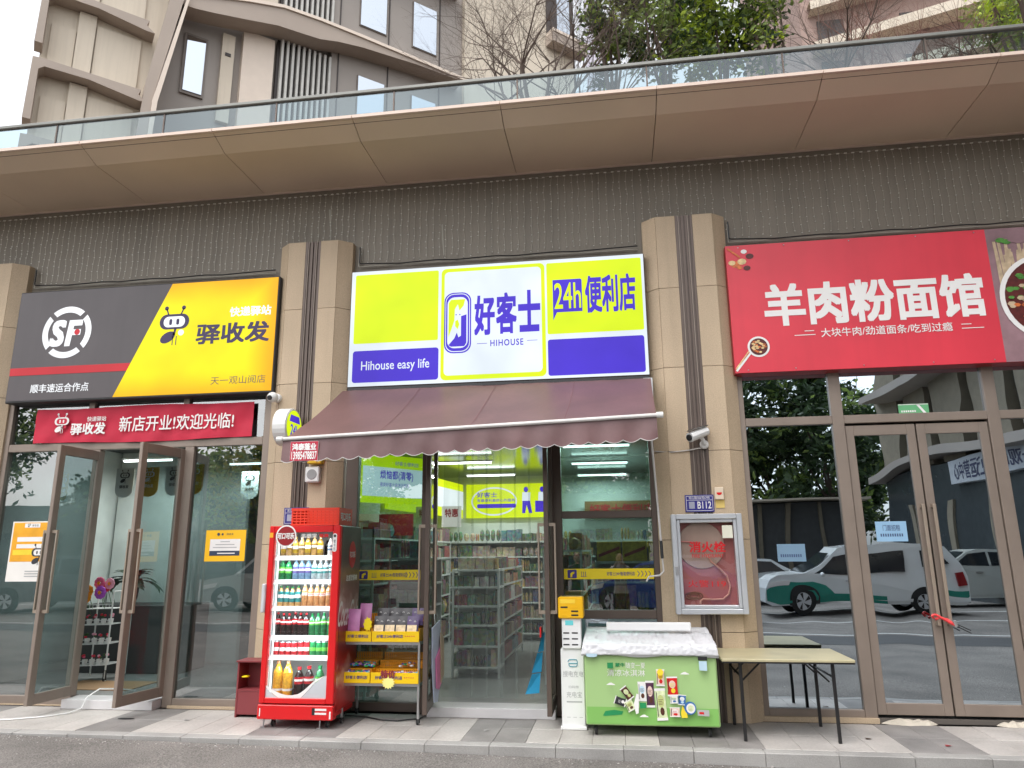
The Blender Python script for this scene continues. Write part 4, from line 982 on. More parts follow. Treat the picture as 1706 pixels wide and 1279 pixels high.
row('large_green_bottle',bottle_mesh(.315,.048,'green','green2','green',(.5,.66)),.265,-3.03,.10,1,'large green soda bottle at the bottom right of the fridge','large green bottle')
# second rows as one mass behind
m = MB()
for z, h in ((1.64,.18),(1.40,.19),(1.135,.18),(.85,.18)):
    for i in range(8): m.lathe([(.027,z+.01),(.027,z+h*.7),(.01,z+h)],(-3.49+i*.072,-.66,0),7,mi=(i//2+int(z*10))%5)
m.build('bottle_rows', [B['straw'],B['green'],B['blue'],B['teal'],B['cola']], t, kind='stuff')

# red crate on the fridge
t = E('red_crate', (-3.12,-.6,1.966), 'orange red plastic crate tipped on top of the drinks fridge', 'crate')
cr_m = mat('orange_red_plastic', S(240,60,30,.88), .4, var=.04)
m = MB(); cx0, cx1, cy0, cy1, cz = -3.40,-2.87,-.84,-.46,1.972
m.box(cx0,cx1,cy0,cy0+.012,cz+.15,cz+.18); m.box(cx0,cx1,cy0,cy0+.012,cz,cz+.018)
for k in range(4): m.box(cx0+.002,cx1-.002,cy0+.002,cy0+.010,cz+.035+k*.028,cz+.050+k*.028)
for k in range(12): m.box(cx0+.01+k*.0445,cx0+.022+k*.0445,cy0+.003,cy0+.009,cz+.018,cz+.15)
m.box(cx0,cx0+.012,cy0+.013,cy1-.013,cz,cz+.18); m.box(cx1-.012,cx1,cy0+.013,cy1-.013,cz,cz+.18); m.box(cx0,cx1,cy1-.012,cy1,cz,cz+.18); m.box(cx0+.013,cx1-.013,cy0+.013,cy1-.013,cz,cz+.006)
m.build('basket', cr_m, t)
m = MB(); fr = (Vector((cx1+.001,0,0)), Vector((0,1,0)), Vector((0,0,1)))
put_text(m,'可口可乐',(cy0+.05,cz+.05,cy1-.05,cz+.13),0,frame=fr,bold=.04); m.build('lettering', rs_white, t)

# maroon cabinet
t = E('maroon_cabinet', (-3.93,-.24,0), 'small maroon open shelf cabinet between the column and the drinks fridge', 'cabinet')
mar = mat('maroon_laminate', S(140,62,66,.8), .45, var=.07)
m = MB(); X0,X1,Y0,Y1 = -4.10,-3.72,-.42,-.20
m.bbox(X0,X0+.02,Y0,Y1,.0,.55,.002); m.bbox(X1-.02,X1,Y0,Y1,.0,.55,.002); m.box(X0+.021,X1-.021,Y1-.015,Y1,.02,.55); m.build('side', mar, t)
MB().bbox(X0-.012,X1+.01,Y0-.012,Y1,.551,.57,.003).build('top', mar, t)
MB().box(X0+.021,X1-.021,Y0,Y1-.016,.262,.28).build('shelf', mar, t)
MB().box(X0+.021,X1-.021,Y0+.004,Y0+.018,.03,.26).build('drawer_front', mar, t)
o = MB().ell((-4.03,-.36,.40),(.045,.05,.012),10,6).build('yellow_bag', ys, smooth=True); tag(o,'small yellow packet inside the maroon cabinet','packet')

# ------------------------------------------------------------------ snack rack
t = E('snack_rack', (-2.45,-.33,0), 'wheeled steel two shelf rack with yellow trays of snacks beside the open door', 'rack')
rx0,rx1,ry0,ry1 = -2.855,-2.055,-.57,-.12
for x in (rx0,rx1):
    for y in (ry0,ry1):
        o = MB().bbox(x-.012,x+.012,y-.012,y+.012,.055,.92 if y > -.3 else .80,.003).build('leg', steel, t)
for z in (.375,.775):
    m = MB().box(rx0+.013,rx1-.013,ry0-.008,ry0+.008,z-.014,z+.014); m.box(rx0+.013,rx1-.013,ry1-.008,ry1+.008,z-.014,z+.014)
    m.box(rx0-.008,rx0+.008,ry0+.013,ry1-.013,z-.014,z+.014); m.box(rx1-.008,rx1+.008,ry0+.013,ry1-.013,z-.014,z+.014)
    m.box(rx0+.014,rx1-.014,ry0+.009,ry1-.009,z-.003,z+.001); m.build('shelf', steel, t)
for x in (rx0,rx1):
    for y in (ry0,ry1): caster((x,y,.055),'caster',t,.022)
ytray = mat('yellow_tray_plastic', S(250,206,10,.9), .4, var=.03)
yb = mat('amber_tray_plastic', S(244,166,20,.85), .45, var=.05)
def tray(x0,x1,z,lab,txt=True):
    t = E('yellow_tray', ((x0+x1)/2,-.35,z), lab, 'tray', 'yellow perforated trays on the snack rack')
    y0, y1 = -.60, -.16
    MB().bbox(x0,x1,y0,y0+.006,z,z+.105,.002).build('front_panel', ytray, t)
    m = MB(); m.box(x0,x0+.006,y0+.007,y1,z,z+.13); m.box(x1-.006,x1,y0+.007,y1,z,z+.13)
    # stepped perforated bed: strips with gaps
    for st in range(3):
        ya, zb = y0+.02+st*.14, z+.05+st*.065
        m.box(x0+.007,x1-.007,ya,ya+.13,zb-.004,zb)
        for k in range(5): m.box(x0+.007,x1-.007,ya+.131,ya+.135,zb+.004+k*.014,zb+.011+k*.014)
        nn = int((x1-x0)/.022)
        for k in range(nn): m.box(x0+.008+k*.022,x0+.016+k*.022,ya+.1305,ya+.1355,zb,zb+.07)
    m.build('perforated_bed', yb, t)
    m = MB(); w = x1-x0
    put_text(m,'好客士24h便利店' if w > .4 else '好客士便利店',(x0+.05*1,z+.04,x0+w*.66 if w>.4 else x1-.03,z+.072),y0-.002,bold=.02)
    m.build('lettering', purp, t)
    if txt:
        m = MB()
        for k in range(5): m.rect(x0+w*.70+k*w*.045,z+.055,x0+w*.725+k*w*.045,z+.062,y0-.002)
        m.build('small_print', rs_red, t)
    return t
tray(-2.865,-2.56,.79,'narrow yellow tray on the upper shelf of the snack rack',False)
tray(-2.553,-2.05,.79,'wide yellow tray of black snack packs on the upper rack shelf')
tray(-2.865,-2.56,.39,'narrow yellow tray of wrapped sweets on the lower rack shelf',False)
tray(-2.553,-2.05,.39,'wide yellow tray with a price burst on the lower rack shelf')
m = MB()
pts = []
for i in range(28):
    a = 2*math.pi*i/28; r = .062 if i%2 else .047; pts.append((-2.36+1.15*r*math.cos(a), .40+r*math.sin(a)))
flat(m, pts, -.612, 0)
o = m.build('price_burst', mat('pale_yellow_card',S(255,246,150,.9),.6)); tag(o,'pale yellow star shaped price card on the lower tray front','price card')
o = put_text(MB(),'特价',(-2.44,.445,-2.29,.515),-.613,bold=.05).build('price_words', mat('maroon_ink',S(150,40,60,.8),.5)); tag(o,'maroon price characters standing above the yellow star card','price card')
def pack(x,y,z,w,h,tilt,c1,c2,lab,name='snack_pack',grp=None,cat='snack pack'):
    t = E(name, (x,y,z), lab, cat, grp); m = MB(); n = 6
    for j in range(n+1):
        v = j/n; th = .013*math.sin(math.pi*min(1,v+.12))**.6+.001
        for i in range(5):
            u = i/4; k = math.sin(math.pi*u)**.5*th; m.v.append((x-w/2+w*u, y+tilt*v*h-k, z+h*v))
        for i in range(5):
            u = i/4; k = math.sin(math.pi*u)**.5*th; m.v.append((x-w/2+w*u, y+tilt*v*h+k+.001, z+h*v))
    for j in range(n):
        for i in range(4):
            a = j*10+i; m.f.append((a,a+1,a+11,a+10)); m.m.append(0); m.f.append((a+5,a+15,a+16,a+6)); m.m.append(0)
    m.build('bag', c1, t, smooth=True)
    if c2: MB().add([(x-w*.40,y+tilt*.1*h-.018,z+h*.08),(x+w*.40,y+tilt*.1*h-.018,z+h*.08),(x+w*.40,y+tilt*.45*h-.018,z+h*.5),(x-w*.40,y+tilt*.45*h-.018,z+h*.5)],[(0,1,2,3)]).build('label_patch', c2, t)
    if c1 is not pinkp:
        for u, v in ((-.2,.72),(.22,.66)): flat(MB(), [(x+u*w+.012*math.cos(a_)*(1 if k_ < 6 else .4), z+v*h+.016*math.sin(a_)) for k_, a_ in enumerate([math.pi*i/5 for i in range(6)]+[math.pi*(1-i/5) for i in range(6)])], y+tilt*v*h-.0165).build('white_mark', rs_white, t)
    return t
pk = mat('black_foil_pack', (.03,.026,.03,1), .3, var=.2, scale=20); pk2 = mat('violet_foil_pack', S(90,60,120,.7), .3, var=.2, scale=20)
plab = mat('cream_pack_label', S(244,218,176,.88), .5, var=.25, scale=26); pinkp = mat('lilac_foil_pack', S(216,140,196,.8), .3, var=.12, scale=12)
gk = 'black snack packs in the wide upper tray'
for k in range(4): pack(-2.49+.118*k,-.575,.87,.125,.17,.3,pk if k<3 else pk2,plab,('leftmost black snack pack with a cream label','second labelled black snack pack','third labelled black snack pack','violet snack pack with a cream label')[k]+' in the front row of the upper tray',grp=gk)
for k in range(4): pack(-2.50+.125*k,-.43,.94,.13,.17,.3,pk if k!=3 else pk2,None,('leftmost plain black pack','second plain black pack','third plain black pack','plain violet pack')[k]+' in the back row of the upper tray',grp='dark snack packs in the back row')
pack(-2.77,-.56,.85,.13,.26,.12,pinkp,None,'lilac snack bag standing at the left end of the upper rack shelf','lilac_bag')
pack(-2.68,-.46,.92,.13,.24,.12,pinkp,None,'lilac snack bag behind the first one on the upper rack shelf','lilac_bag')
o = flat(MB(), [(-2.60+(.05 if i%2 else .038)*math.cos(i*math.pi/9), .965+(.075 if i%2 else .055)*math.sin(i*math.pi/9)) for i in range(18)], -.605).build('yellow_star_card', ys); tag(o,'yellow star card standing beside the lilac snack bags','price card')
sweet = [mat('sweet_'+k, S(*c,.85), .3) for k,c in (('blue',(60,90,200)),('green',(60,190,90)),('pink',(230,150,200)),('white',(240,240,240)),('violet',(110,80,160)),('teal',(80,190,210)),('orange',(240,150,60)))]
def sweets(x0,x1,y0,y1,z,n,parent,slope=.45):
    m = MB()
    for i in range(n):
        x,y = rnd.uniform(x0,x1),rnd.uniform(y0,y1); q = rnd.uniform(.009,.016); zz = z+(y-y0)*slope+rnd.uniform(0,.02)
        m.ell((x,y,zz),(q*1.5,q,q*.8),5,3,rnd.randrange(7))
    o = m.build('wrapped_sweets', sweet, None); tag(o, parent, 'sweets', kind='stuff')
sweets(-2.85,-2.575,-.58,-.46,.465,110,'wrapped sweets in the front of the narrow lower tray',.1)
sweets(-2.85,-2.575,-.44,-.33,.53,90,'wrapped sweets in the second step of the narrow lower tray',.1)
sweets(-2.33,-2.07,-.58,-.50,.465,60,'a few wrapped sweets in the wide lower tray',.1)
sweets(-2.30,-2.15,-.43,-.35,.53,18,'loose sweets on the second step of the wide lower tray',.1)
o = MB().path([(-2.95,-.25,.012),(-2.7,-.30,.012),(-2.5,-.42,.012),(-2.3,-.45,.012),(-2.1,-.33,.012),(-2.07,-.2,.012),(-2.08,-.08,.012)],.007,5).build('extension_lead', black); tag(o,'black power cord curling over the tiles under the snack rack','cord')
wc = [(-7.4,-.95,.01),(-6.95,-.9,.01),(-6.4,-.78,.01),(-6.15,-.62,.01),(-6.02,-.45,.01),(-5.98,-.30,.03),(-5.98,-.24,.13),(-5.93,-.1,.20),(-5.86,.15,.16),(-5.80,.35,.105)]
o = MB().path(wc,.008,5).build('white_cable', white); tag(o,'white cable running from the parcel shop doorway across the paving','cord')

# ------------------------------------------------------------------ power bank kiosk
t = E('power_bank_kiosk', (-.485,-.52,0), 'white power bank rental stand with a yellow module on top beside the open door', 'kiosk')
kx0,kx1,ky0,ky1 = -.605,-.375,-.62,-.44
m = MB().bbox(kx0,kx1,ky0+.02,ky1,.02,.74,.008); m.bbox(kx0-.012,kx1+.012,ky0,ky1+.02,.001,.03,.004); m.build('stand', white, t)
MB().bbox(kx0+.02,kx1-.02,ky0+.0,ky1,.741,1.03,.008).build('white_module', white, t)
MB().bbox(kx0-.01,kx1+.01,ky0-.03,ky1+.01,1.031,1.235,.01).build('yellow_module', mat('amber_module',S(248,190,16,.9),.35), t)
m = MB()
for r in range(3):
    for c in range(2): m.bbox(kx0+.015+c*.105,kx0+.085+c*.105,ky0-.0335,ky0-.0305,1.055+r*.038,1.07+r*.038,.001,0 if (r*2+c) in (1,3,4) else 1)
m.rect(kx0+.01,1.175,kx0+.16,1.215,ky0-.0325,2); m.build('slot', [black, MATS['amber_module'], mat('lemon_label',S(255,214,60,.9),.5)], t)
m = MB().rect(kx0+.055,.965,kx0+.135,1.01,ky0-.002,0); m.build('screen', emat('lit_teal_screen', S(120,220,225), .8*L), t)
m = MB()
for r in range(3):
    for c in range(2): m.bbox(kx0+.033+c*.085,kx0+.093+c*.085,ky0-.003,ky0-.0005,.775+r*.055,.788+r*.055,.001)
m.build('slot', black, t)
m = put_text(MB(),'搜电充电',(kx0+.02,.48,kx1-.01,.535),ky0+.018); put_text(m,'充电宝',(kx0+.05,.29,kx1-.03,.345),ky0+.018); put_text(m,'扫码借',(kx0+.07,.375,kx1-.06,.40),ky0+.018); m.rect(kx0+.05,.245,kx1-.03,.258,ky0+.018)
for i in range(3): m.rect(kx0+.05+i*.06,.11,kx0+.085+i*.06,.114,ky0+.018)
m.build('lettering', MATS['grey_print'], t)
m = MB(); tl = mat('teal_print',S(50,160,180,.8),.5)
pp = [(kx0+.07,.62),(kx0+.085,.64),(kx0+.155,.64),(kx0+.165,.62),(kx0+.16,.585),(kx0+.15,.575),(kx0+.09,.575),(kx0+.08,.59),(kx0+.08,.605),(kx0+.165,.605)]
m.path([(x,ky0+.017,z) for x,z in pp],.004,4); m.build('emblem', tl, t)

# ------------------------------------------------------------------ ice cream freezer
t = E('ice_cream_freezer', (.245,-.55,0), 'light green printed ice cream chest freezer under a wrinkled white cover', 'freezer')
zx0,zx1,zy0,zy1 = -.36,.865,-.85,-.22
fg = mat('light_green_print', S(176,212,142,.82), .35, var=.05, scale=1.2)
fg2 = mat('deeper_green_print', S(140,198,104,.82), .35, var=.06, scale=1.5)
MB().bbox(zx0,zx1,zy0,zy1,.10,.735,.012).build('body', fg, t)
for x in (zx0+.09,zx1-.09):
    for y in (zy0+.09,zy1-.09): caster((x,y,.10),'caster',t,.04)
MB().rect(zx0+.012,.112,zx1-.012,.26,zy0-.001).build('floor_print', fg2, t)
m = MB(); y = zy0-.003
W = lambda x, z: (zx0+(x-245)/(1285-245)*(zx1-zx0), .10+(1075-z)/(1075-515)*(.735-.10))
def P(pts, mi, k=[0]):
    k[0] += 1; flat(m, [W(a,b) for a,b in pts], y-.0003*k[0], mi)
P([(380,1000),(400,965),(470,955),(540,965),(530,990),(400,1003)],0)
PK = []
def packet(cx_, cz_, w_, h_, rot, cb, cl, cd, fancy=1):
    global m
    keep = m; m = MB()
    c_, s_ = math.cos(rot), math.sin(rot)
    T_ = lambda u, v: (cx_+(u*w_)*c_-(v*h_)*s_, cz_-((u*w_)*s_+(v*h_)*c_))
    P([T_(u,v) for u,v in ((-.5,-.5),(.5,-.5),(.46,-.3),(.44,0),(.46,.3),(.5,.5),(-.5,.5),(-.46,.3),(-.44,0),(-.46,-.3))],cb)
    P([T_(u,v) for u,v in ((-.5,.42),(.5,.42),(.5,.5),(-.5,.5))],1); P([T_(u,v) for u,v in ((-.5,-.5),(.5,-.5),(.5,-.42),(-.5,-.42))],1)
    P([T_(.30*math.cos(a),.10+.20*math.sin(a)) for a in [i*math.pi/7 for i in range(14)]],cl)
    P([T_(.20*math.cos(a)+.05,-.22+.13*math.sin(a)) for a in [i*math.pi/5 for i in range(10)]],cd)
    for k_ in range(4): P([T_(u,v) for u,v in ((-.22,.15-.05*k_),(.22-.08*(k_%2),.15-.05*k_),(.22-.08*(k_%2),.135-.05*k_),(-.22,.135-.05*k_))],cd)
    P([T_(u,v) for u,v in ((-.40,-.38),(-.34,-.38),(-.30,.38),(-.36,.38))],13)
    PK.append(m); m = keep
packet(695,810,68,150,0,1,12,3); packet(757,828,66,205,.02,2,7,3); packet(838,905,84,245,.06,5,4,3); packet(842,700,66,130,-.02,7,6,8)
packet(932,765,84,150,.03,8,7,6); packet(938,865,64,60,.03,1,5,10); packet(575,822,60,110,.65,3,5,4); packet(520,885,64,92,1.25,9,13,1)
packet(595,915,70,84,.5,5,4,3); packet(1000,865,60,78,-.08,10,1,12); packet(940,958,80,72,0,7,1,8)
P([(985,960),(1000,910),(1030,960),(1035,998),(990,1000)],6)
P([(1058+46*math.cos(a),925+50*math.sin(a)) for a in [i*math.pi/9 for i in range(18)]],10); P([(1062+34*math.cos(a),927+38*math.sin(a)) for a in [i*math.pi/9 for i in range(18)]],1); P([(1062+22*math.cos(a),927+24*math.sin(a)) for a in [i*math.pi/7 for i in range(14)]],5)
P([(842+24*math.cos(a),655+26*math.sin(a)) for a in [i*math.pi/7 for i in range(14)]],6)
P([(1110,935),(1200,938),(1200,985),(1112,980)],11); P([(1125,952),(1160,953),(1160,970),(1125,968)],8)
for k_ in range(7): P([(262+k_*11,518),(268+k_*11,518),(268+k_*11,528),(262+k_*11,528)],10)
P([(625,900),(650,820),(668,830),(660,970),(640,978)],1); P([(670,890),(720,890),(722,930),(672,935)],0)
for cx_, cz_ in ((450,750),(1030,660),(700,990)): P([(cx_+a*30,cz_+b*14) for a,b in ((-1.2,.6),(-.8,0),(-.3,-.6),(.2,-.8),(.6,-.2),(1,.1),(1.2,.6))],1)
P([(428,585),(475,583),(475,628),(428,630)],0); P([(265,515),(350,515),(350,535),(330,542),(285,542),(265,535)],12); P([(1140,530),(1210,530),(1210,560),(1140,560)],13); P([(1145,565),(1205,565),(1205,640),(1145,635)],12)
FPM = [mat('emerald_print',S(40,150,90,.8),.4),rs_white,mat('aubergine_print',S(90,50,80,.8),.4,var=.3,scale=30),mat('chocolate_print',S(90,50,36,.8),.4,var=.3,scale=30),mat('pale_lime_print',S(206,214,140,.85),.4),mat('cream_green_print',S(228,236,190,.85),.4,var=.2,scale=30),MATS['lemon_print'],mat('pale_pink_print',S(244,214,200,.85),.4),redp,MATS['dark_print'],mat('blue_print',S(60,120,190,.8),.4),MATS['grey_print'],mat('pale_blue_print',S(200,228,244,.85),.4),black]
m.build('front_print', FPM, t)
for k_ in PK: k_.build('printed_packet', FPM, t)
m = MB(); 
a, b = W(492,620), W(568,590); put_text(m,'蒙牛',(a[0],a[1],b[0],b[1]),zy0-.004,1,bold=.03)
a, b = W(435,625), W(468,590); put_text(m,'S',(a[0],a[1],b[0],b[1]),zy0-.016,0,bold=.03)
a, b = W(575,632), W(728,585); put_text(m,'随变一夏',(a[0],a[1],b[0],b[1]),zy0-.004,0,bold=.0)
a, b = W(425,695), W(725,642); put_text(m,'清凉冰淇淋',(a[0],a[1],b[0],b[1]),zy0-.004,0,bold=.0)
m.build('lettering', [rs_white, MATS['emerald_print']], t)
# cover
cov = mat('white_padded_cover', (.62,.62,.64,1), .34, var=.04, scale=6, bump=.35, bscale=18)
m = MB(); prof = [(-.868,.715),(-.885,.73),(-.884,.775),(-.868,.82),(-.76,.842),(-.60,.868),(-.42,.895),(-.27,.918),(-.20,.912),(-.185,.72)]
nx = 110; nn = len(prof)
pf = []
for a, b in zip(prof, prof[1:]):
    for q in range(4): pf.append((a[0]+(b[0]-a[0])*q/4, a[1]+(b[1]-a[1])*q/4))
pf.append(prof[-1]); nn = len(pf)
for i in range(nx+1):
    u = i/nx; x = -.385+1.275*u; ins = .03 if 0 < i < nx else 0
    for j, (yy, zz) in enumerate(pf):
        q_ = Vector((x*7+yy*4,yy*9-x*3,zz*11)); w1 = .016*(.5-abs(mnoise.noise(q_)))+.013*(.4-abs(mnoise.noise(q_*2.3+Vector((3,1,7)))))+.006*mnoise.noise(q_*6)-.012
        k = math.sin(math.pi*j/(nn-1))**.4
        taper = (zz-.72)*.16*(1-2*u)
        m.v.append((x+taper+w1*.3, yy-w1*.9*k-.004, zz+w1*.9*k-(.012*math.sin(x*9) if j<2 else 0)))
for i in range(nx):
    for j in range(nn-1): a = i*nn+j; m.f.append((a,a+nn,a+nn+1,a+1)); m.m.append(0)
for i in (0, nx):
    c = len(m.v); m.v.append((-.385+1.275*i/nx, -.53,.80)); 
    for j in range(nn-1): m.f.append((c,i*nn+j,i*nn+j+1)); m.m.append(0)
m.build('padded_cover', cov, t, smooth=True)
o = MB().bbox(-.145,.685,-.52,-.48,.905,.985,.008).build('white_board', white); tag(o,'long flat white board lying on top of the freezer cover','board')
o.rotation_euler = (0,0,0)

# ------------------------------------------------------------------ folding table
t = E('folding_table', (1.5,-.5,0), 'folding table with a wood laminate top and black steel legs beside the freezer', 'table')
wood = mat('pale_laminate_top', S(206,196,158,.72), .35, var=.12, scale=4)
MB().bbox(.90,2.06,-.96,-.16,.685,.71,.004).build('tabletop', wood, t)
MB().box(.905,2.055,-.955,-.165,.672,.6845).build('edge_frame', blackm, t)
for x, s in ((1.07,1),(1.88,-1)):
    for y in (-.88,-.24):
        MB().bbox(x-.014,x+.014,y-.014,y+.014,.001,.671,.003).build('leg', blackm, t)
    MB().tube((x,-.866,.55),(x,-.254,.55),.01).build('cross_bar', blackm, t)
    for y in (-.80,-.32): MB().tube((x+.02*s,y,.50),(x+.20*s,y,.668),.009).build('brace', blackm, t)

# ------------------------------------------------------------------ things hanging in the doorway
t = E('pink_hanging_goods', (-1.98,-.40,.9), 'bundle of pale blue and pink bagged goods hanging on the left open door', 'hanging goods')
def hang(pts, c, nm, xo=0):
    m = MB()
    m.prism(pts, 'x', -1.935+xo, -1.925+xo); m.build(nm, c, t)
hang([(-.62,.93),(-.30,.98),(-.24,.40),(-.35,.18),(-.50,.20),(-.60,.55)], mat('pale_blue_plastic',S(196,204,226,.85),.35), 'blue_bag', .02)
hang([(-.50,.62),(-.30,.72),(-.24,.36),(-.36,.30),(-.46,.33)], mat('rose_plastic',S(232,130,180,.85),.35), 'pink_bag', .034)
hang([(-.36,.86),(-.22,.80),(-.20,.42),(-.32,.36)], mat('clear_gold_plastic',S(214,190,160,.6),.3), 'gold_bag', .046)
MB().path([(-1.91,-.5,.96),(-1.93,-.45,1.05),(-1.93,-.35,1.05),(-1.91,-.3,.98)],.004,4).build('hook', steel, t)
t = E('blue_hanging_strip', (-.93,-.5,.3), 'long cyan plastic strip hanging inside the right open door', 'strip')
m = MB()
for k in range(3): 
    z1 = .88-.19*k; z0 = z1-.185; a = -.10*k
    m.add([(-.775-.02*k,-.42-.05*k,z1),(-.775-.02*k-.03*(k+.6),-.50-.05*k,z1),(-.80-.02*k-.04*(k+1),-.52-.05*k,z0),(-.79-.02*k,-.44-.05*k,z0)],[(0,1,2,3)])
m.build('sheet', mat('cyan_plastic',S(60,176,226,.88),.4), t)
t = E('red_tag', (-.80,-.47,.87), 'small red tag at the foot of the right open door pull', 'tag'); MB().box(-.815,-.80,-.55,-.42,.84,.935).build('sheet', redp, t)
t = E('blue_sticker_column', (-.77,-.3,1.5), 'tall blue and white sticker on the right open glass door', 'sticker')
m = MB().box(-.7275,-.7255,-.36,-.27,1.50,1.95); m.build('vinyl', mat('sky_blue_vinyl',S(70,150,220,.88),.4), t)
m = MB()
fr = (Vector((-.7285,0,0)), Vector((0,-1,0)), Vector((0,0,1)))
for i, z in enumerate((1.82,1.66,1.54)): m.rect(0,0,0,0,0) if False else m.add([(-.7285,-.345,z),(-.7285,-.285,z),(-.7285,-.285,z+.05),(-.7285,-.345,z+.05)],[(0,1,2,3)])
m.build('print', rs_white, t)
t = E('yellow_door_note', (-.73,-.3,1.36), 'small yellow note on the right open glass door below the blue sticker', 'note'); MB().box(-.7275,-.7255,-.37,-.27,1.34,1.46).build('sheet', ys, t)

# ------------------------------------------------------------------ inside the lit store
gcols = [(170,60,56),(196,178,146),(84,112,76),(190,156,80),(76,84,124),(138,98,76),(205,205,200),(124,74,90),(84,124,130),(204,126,76),(76,56,48),(176,158,138)]
GM = [mat('packaging_%s' % n_, S(*c, .8), .45, var=.35, scale=22) for n_, c in zip(('red','cream','green','mustard','navy','brown','white','plum','teal','tangerine','cocoa','sand'), gcols)]
for m_ in GM:
    n = m_.node_tree.nodes; l = m_.node_tree.links; p_ = n['Principled BSDF']; src = p_.inputs['Base Color'].links[0].from_socket
    geo = n.new('ShaderNodeNewGeometry'); vo = n.new('ShaderNodeTexVoronoi'); vo.inputs['Scale'].default_value = 26; l.new(geo.outputs['Position'], vo.inputs['Vector'])
    hv = n.new('ShaderNodeHueSaturation'); hv.inputs['Saturation'].default_value = 1.0; hv.inputs['Value'].default_value = .6; l.new(vo.outputs['Color'], hv.inputs['Color'])
    mx = n.new('ShaderNodeMix'); mx.data_type = 'RGBA'; mx.inputs[0].default_value = .22; l.new(src, mx.inputs[6]); l.new(hv.outputs[0], mx.inputs[7]); l.new(mx.outputs[2], p_.inputs['Base Color'])
gshelf = mat('white_shelf_metal', (.55,.58,.56,1), .4)
def goods(mb, x0, x1, y0, y1, z, hmin, hmax, axis='x', bias=None):
    u = x0 if axis == 'x' else y0; end = x1 if axis == 'x' else y1
    while u < end - .03:
        w = rnd.choice((.035,.05,.07,.10,.13))*rnd.uniform(.85,1.15); h = rnd.uniform(hmin,hmax); c = rnd.randrange(12) if bias is None or rnd.random() < .4 else rnd.choice(bias)
        reps = rnd.choice((1,2,3,4)); bag = rnd.random() < .22
        for _ in range(reps):
            if u + w > end: break
            if bag and axis == 'x': mb.ell((u+w/2,y0+.06,z+h*.5),(w*.46,.045,h*.52),7,4,c)
            elif bag: mb.ell(((x0+x1)/2,u+w/2,z+h*.5),((x1-x0)*.5,w*.46,h*.52),7,4,c)
            elif axis == 'x': mb.box(u,u+w-.006,y0+rnd.uniform(0,.05),y1,z,z+h*rnd.uniform(.88,1),c)
            else: mb.box(x0+rnd.uniform(0,.02),x1,u,u+w-.006,z,z+h*rnd.uniform(.94,1),c)
            u += w
        u += rnd.uniform(0,.01)
def shelving(name, x0,x1,y0,y1,levels,hmax,label,axis='x',bias=None,grp='stocked shelves inside the lit store'):
    t = E(name, ((x0+x1)/2,(y0+y1)/2,.1), label, 'shelving', grp)
    for z in levels:
        MB().box(x0,x1,y0,y1,z-.025,z).build('shelf', gshelf, t)
    m = MB(); top = max(levels)
    for x in (x0,x1-.03):
        for y in (y0,y1-.03): m.box(x+.0011,x+.029,y+.0011,y+.029,.1,top-.026)
    m.build('upright', gshelf, t)
    if axis == 'x': MB().box(x0+.03,x1-.03,(y0+y1)/2-.01 if y1-y0>.5 else y1-.02,(y0+y1)/2+.01 if y1-y0>.5 else y1-.005,.1,top-.03).build('back_board', gshelf, t)
    m = MB()
    for i, z in enumerate(levels):
        h = (levels[i+1]-z-.05) if i+1 < len(levels) else hmax
        if axis == 'x': goods(m,x0+.01,x1-.01,y0+.01,y0+.22,z+.001,h*.62,h*1.05,'x',bias)
        else:
            for xa, xb in ((x0+.01,x0+.18),(x1-.18,x1-.01)): goods(m,xa,xb,y0+.01,y1-.01,z+.001,h*.55,h,'y',bias)
    m.build('packaged_goods', GM, t, kind='stuff')
    return t
shelving('gondola_end', -2.20,-1.56,1.55,1.95,[.24,.50,.76,1.00,1.24,1.46],.16,'end of the middle shelf row with small packets facing the open door',bias=[0,1,2,5])
shelving('gondola', -2.15,-1.61,2.0,4.3,[.24,.50,.76,1.00,1.24,1.46],.16,'long middle shelf row running back from the open door','y',bias=[0,1,5,7])
shelving('side_shelving', -.95,-.45,1.2,4.6,[.24,.55,.85,1.15,1.45,1.7],.22,'long shelf row on the right of the aisle in the lit store','y',bias=[0,2,3,9])
shelving('back_shelving', -3.3,.8,5.55,5.95,[.24,.5,.78,1.05,1.33,1.6,1.88],.22,'shelves along the back wall under the lit lime panels',bias=[1,3,11,2])
shelving('wall_shelving', -3.5,-3.1,1.0,5.4,[.24,.6,.95,1.3,1.6,1.88],.24,'shelves along the left wall of the lit store','y',bias=[0,10,5,2])
shelving('window_shelving', -2.9,-2.3,1.0,1.4,[.24,.5,.78,1.05,1.32,1.62],.22,'shelf unit behind the window beside the drinks fridge',bias=[0,10,2])
shelving('window_rack', -.3,.75,1.5,1.9,[.24,.6,.95,1.3,1.55],.18,'shelf unit behind the right window of the lit store',bias=[10,4,7])
# boxes of instant noodles above
nb = mat('yellow_red_carton', S(226,190,60,.8), .5, var=.3, scale=18)
for k in range(3):
    t = E('carton', (-.1+.34*k-.2,1.7,1.57), ('leftmost','middle','rightmost')[k]+' of three yellow and red cartons on the shelf behind the right window', 'carton', 'cartons on the window shelf')
    x0 = -.27+.33*k
    MB().bbox(x0,x0+.31,1.52,1.86,1.553,1.80,.004).build('box', nb, t)
    m = MB().add([(x0+.02,1.518,1.60),(x0+.29,1.518,1.70),(x0+.29,1.518,1.74),(x0+.02,1.518,1.64)],[(0,1,2,3)]); m.build('red_print', redd, t)
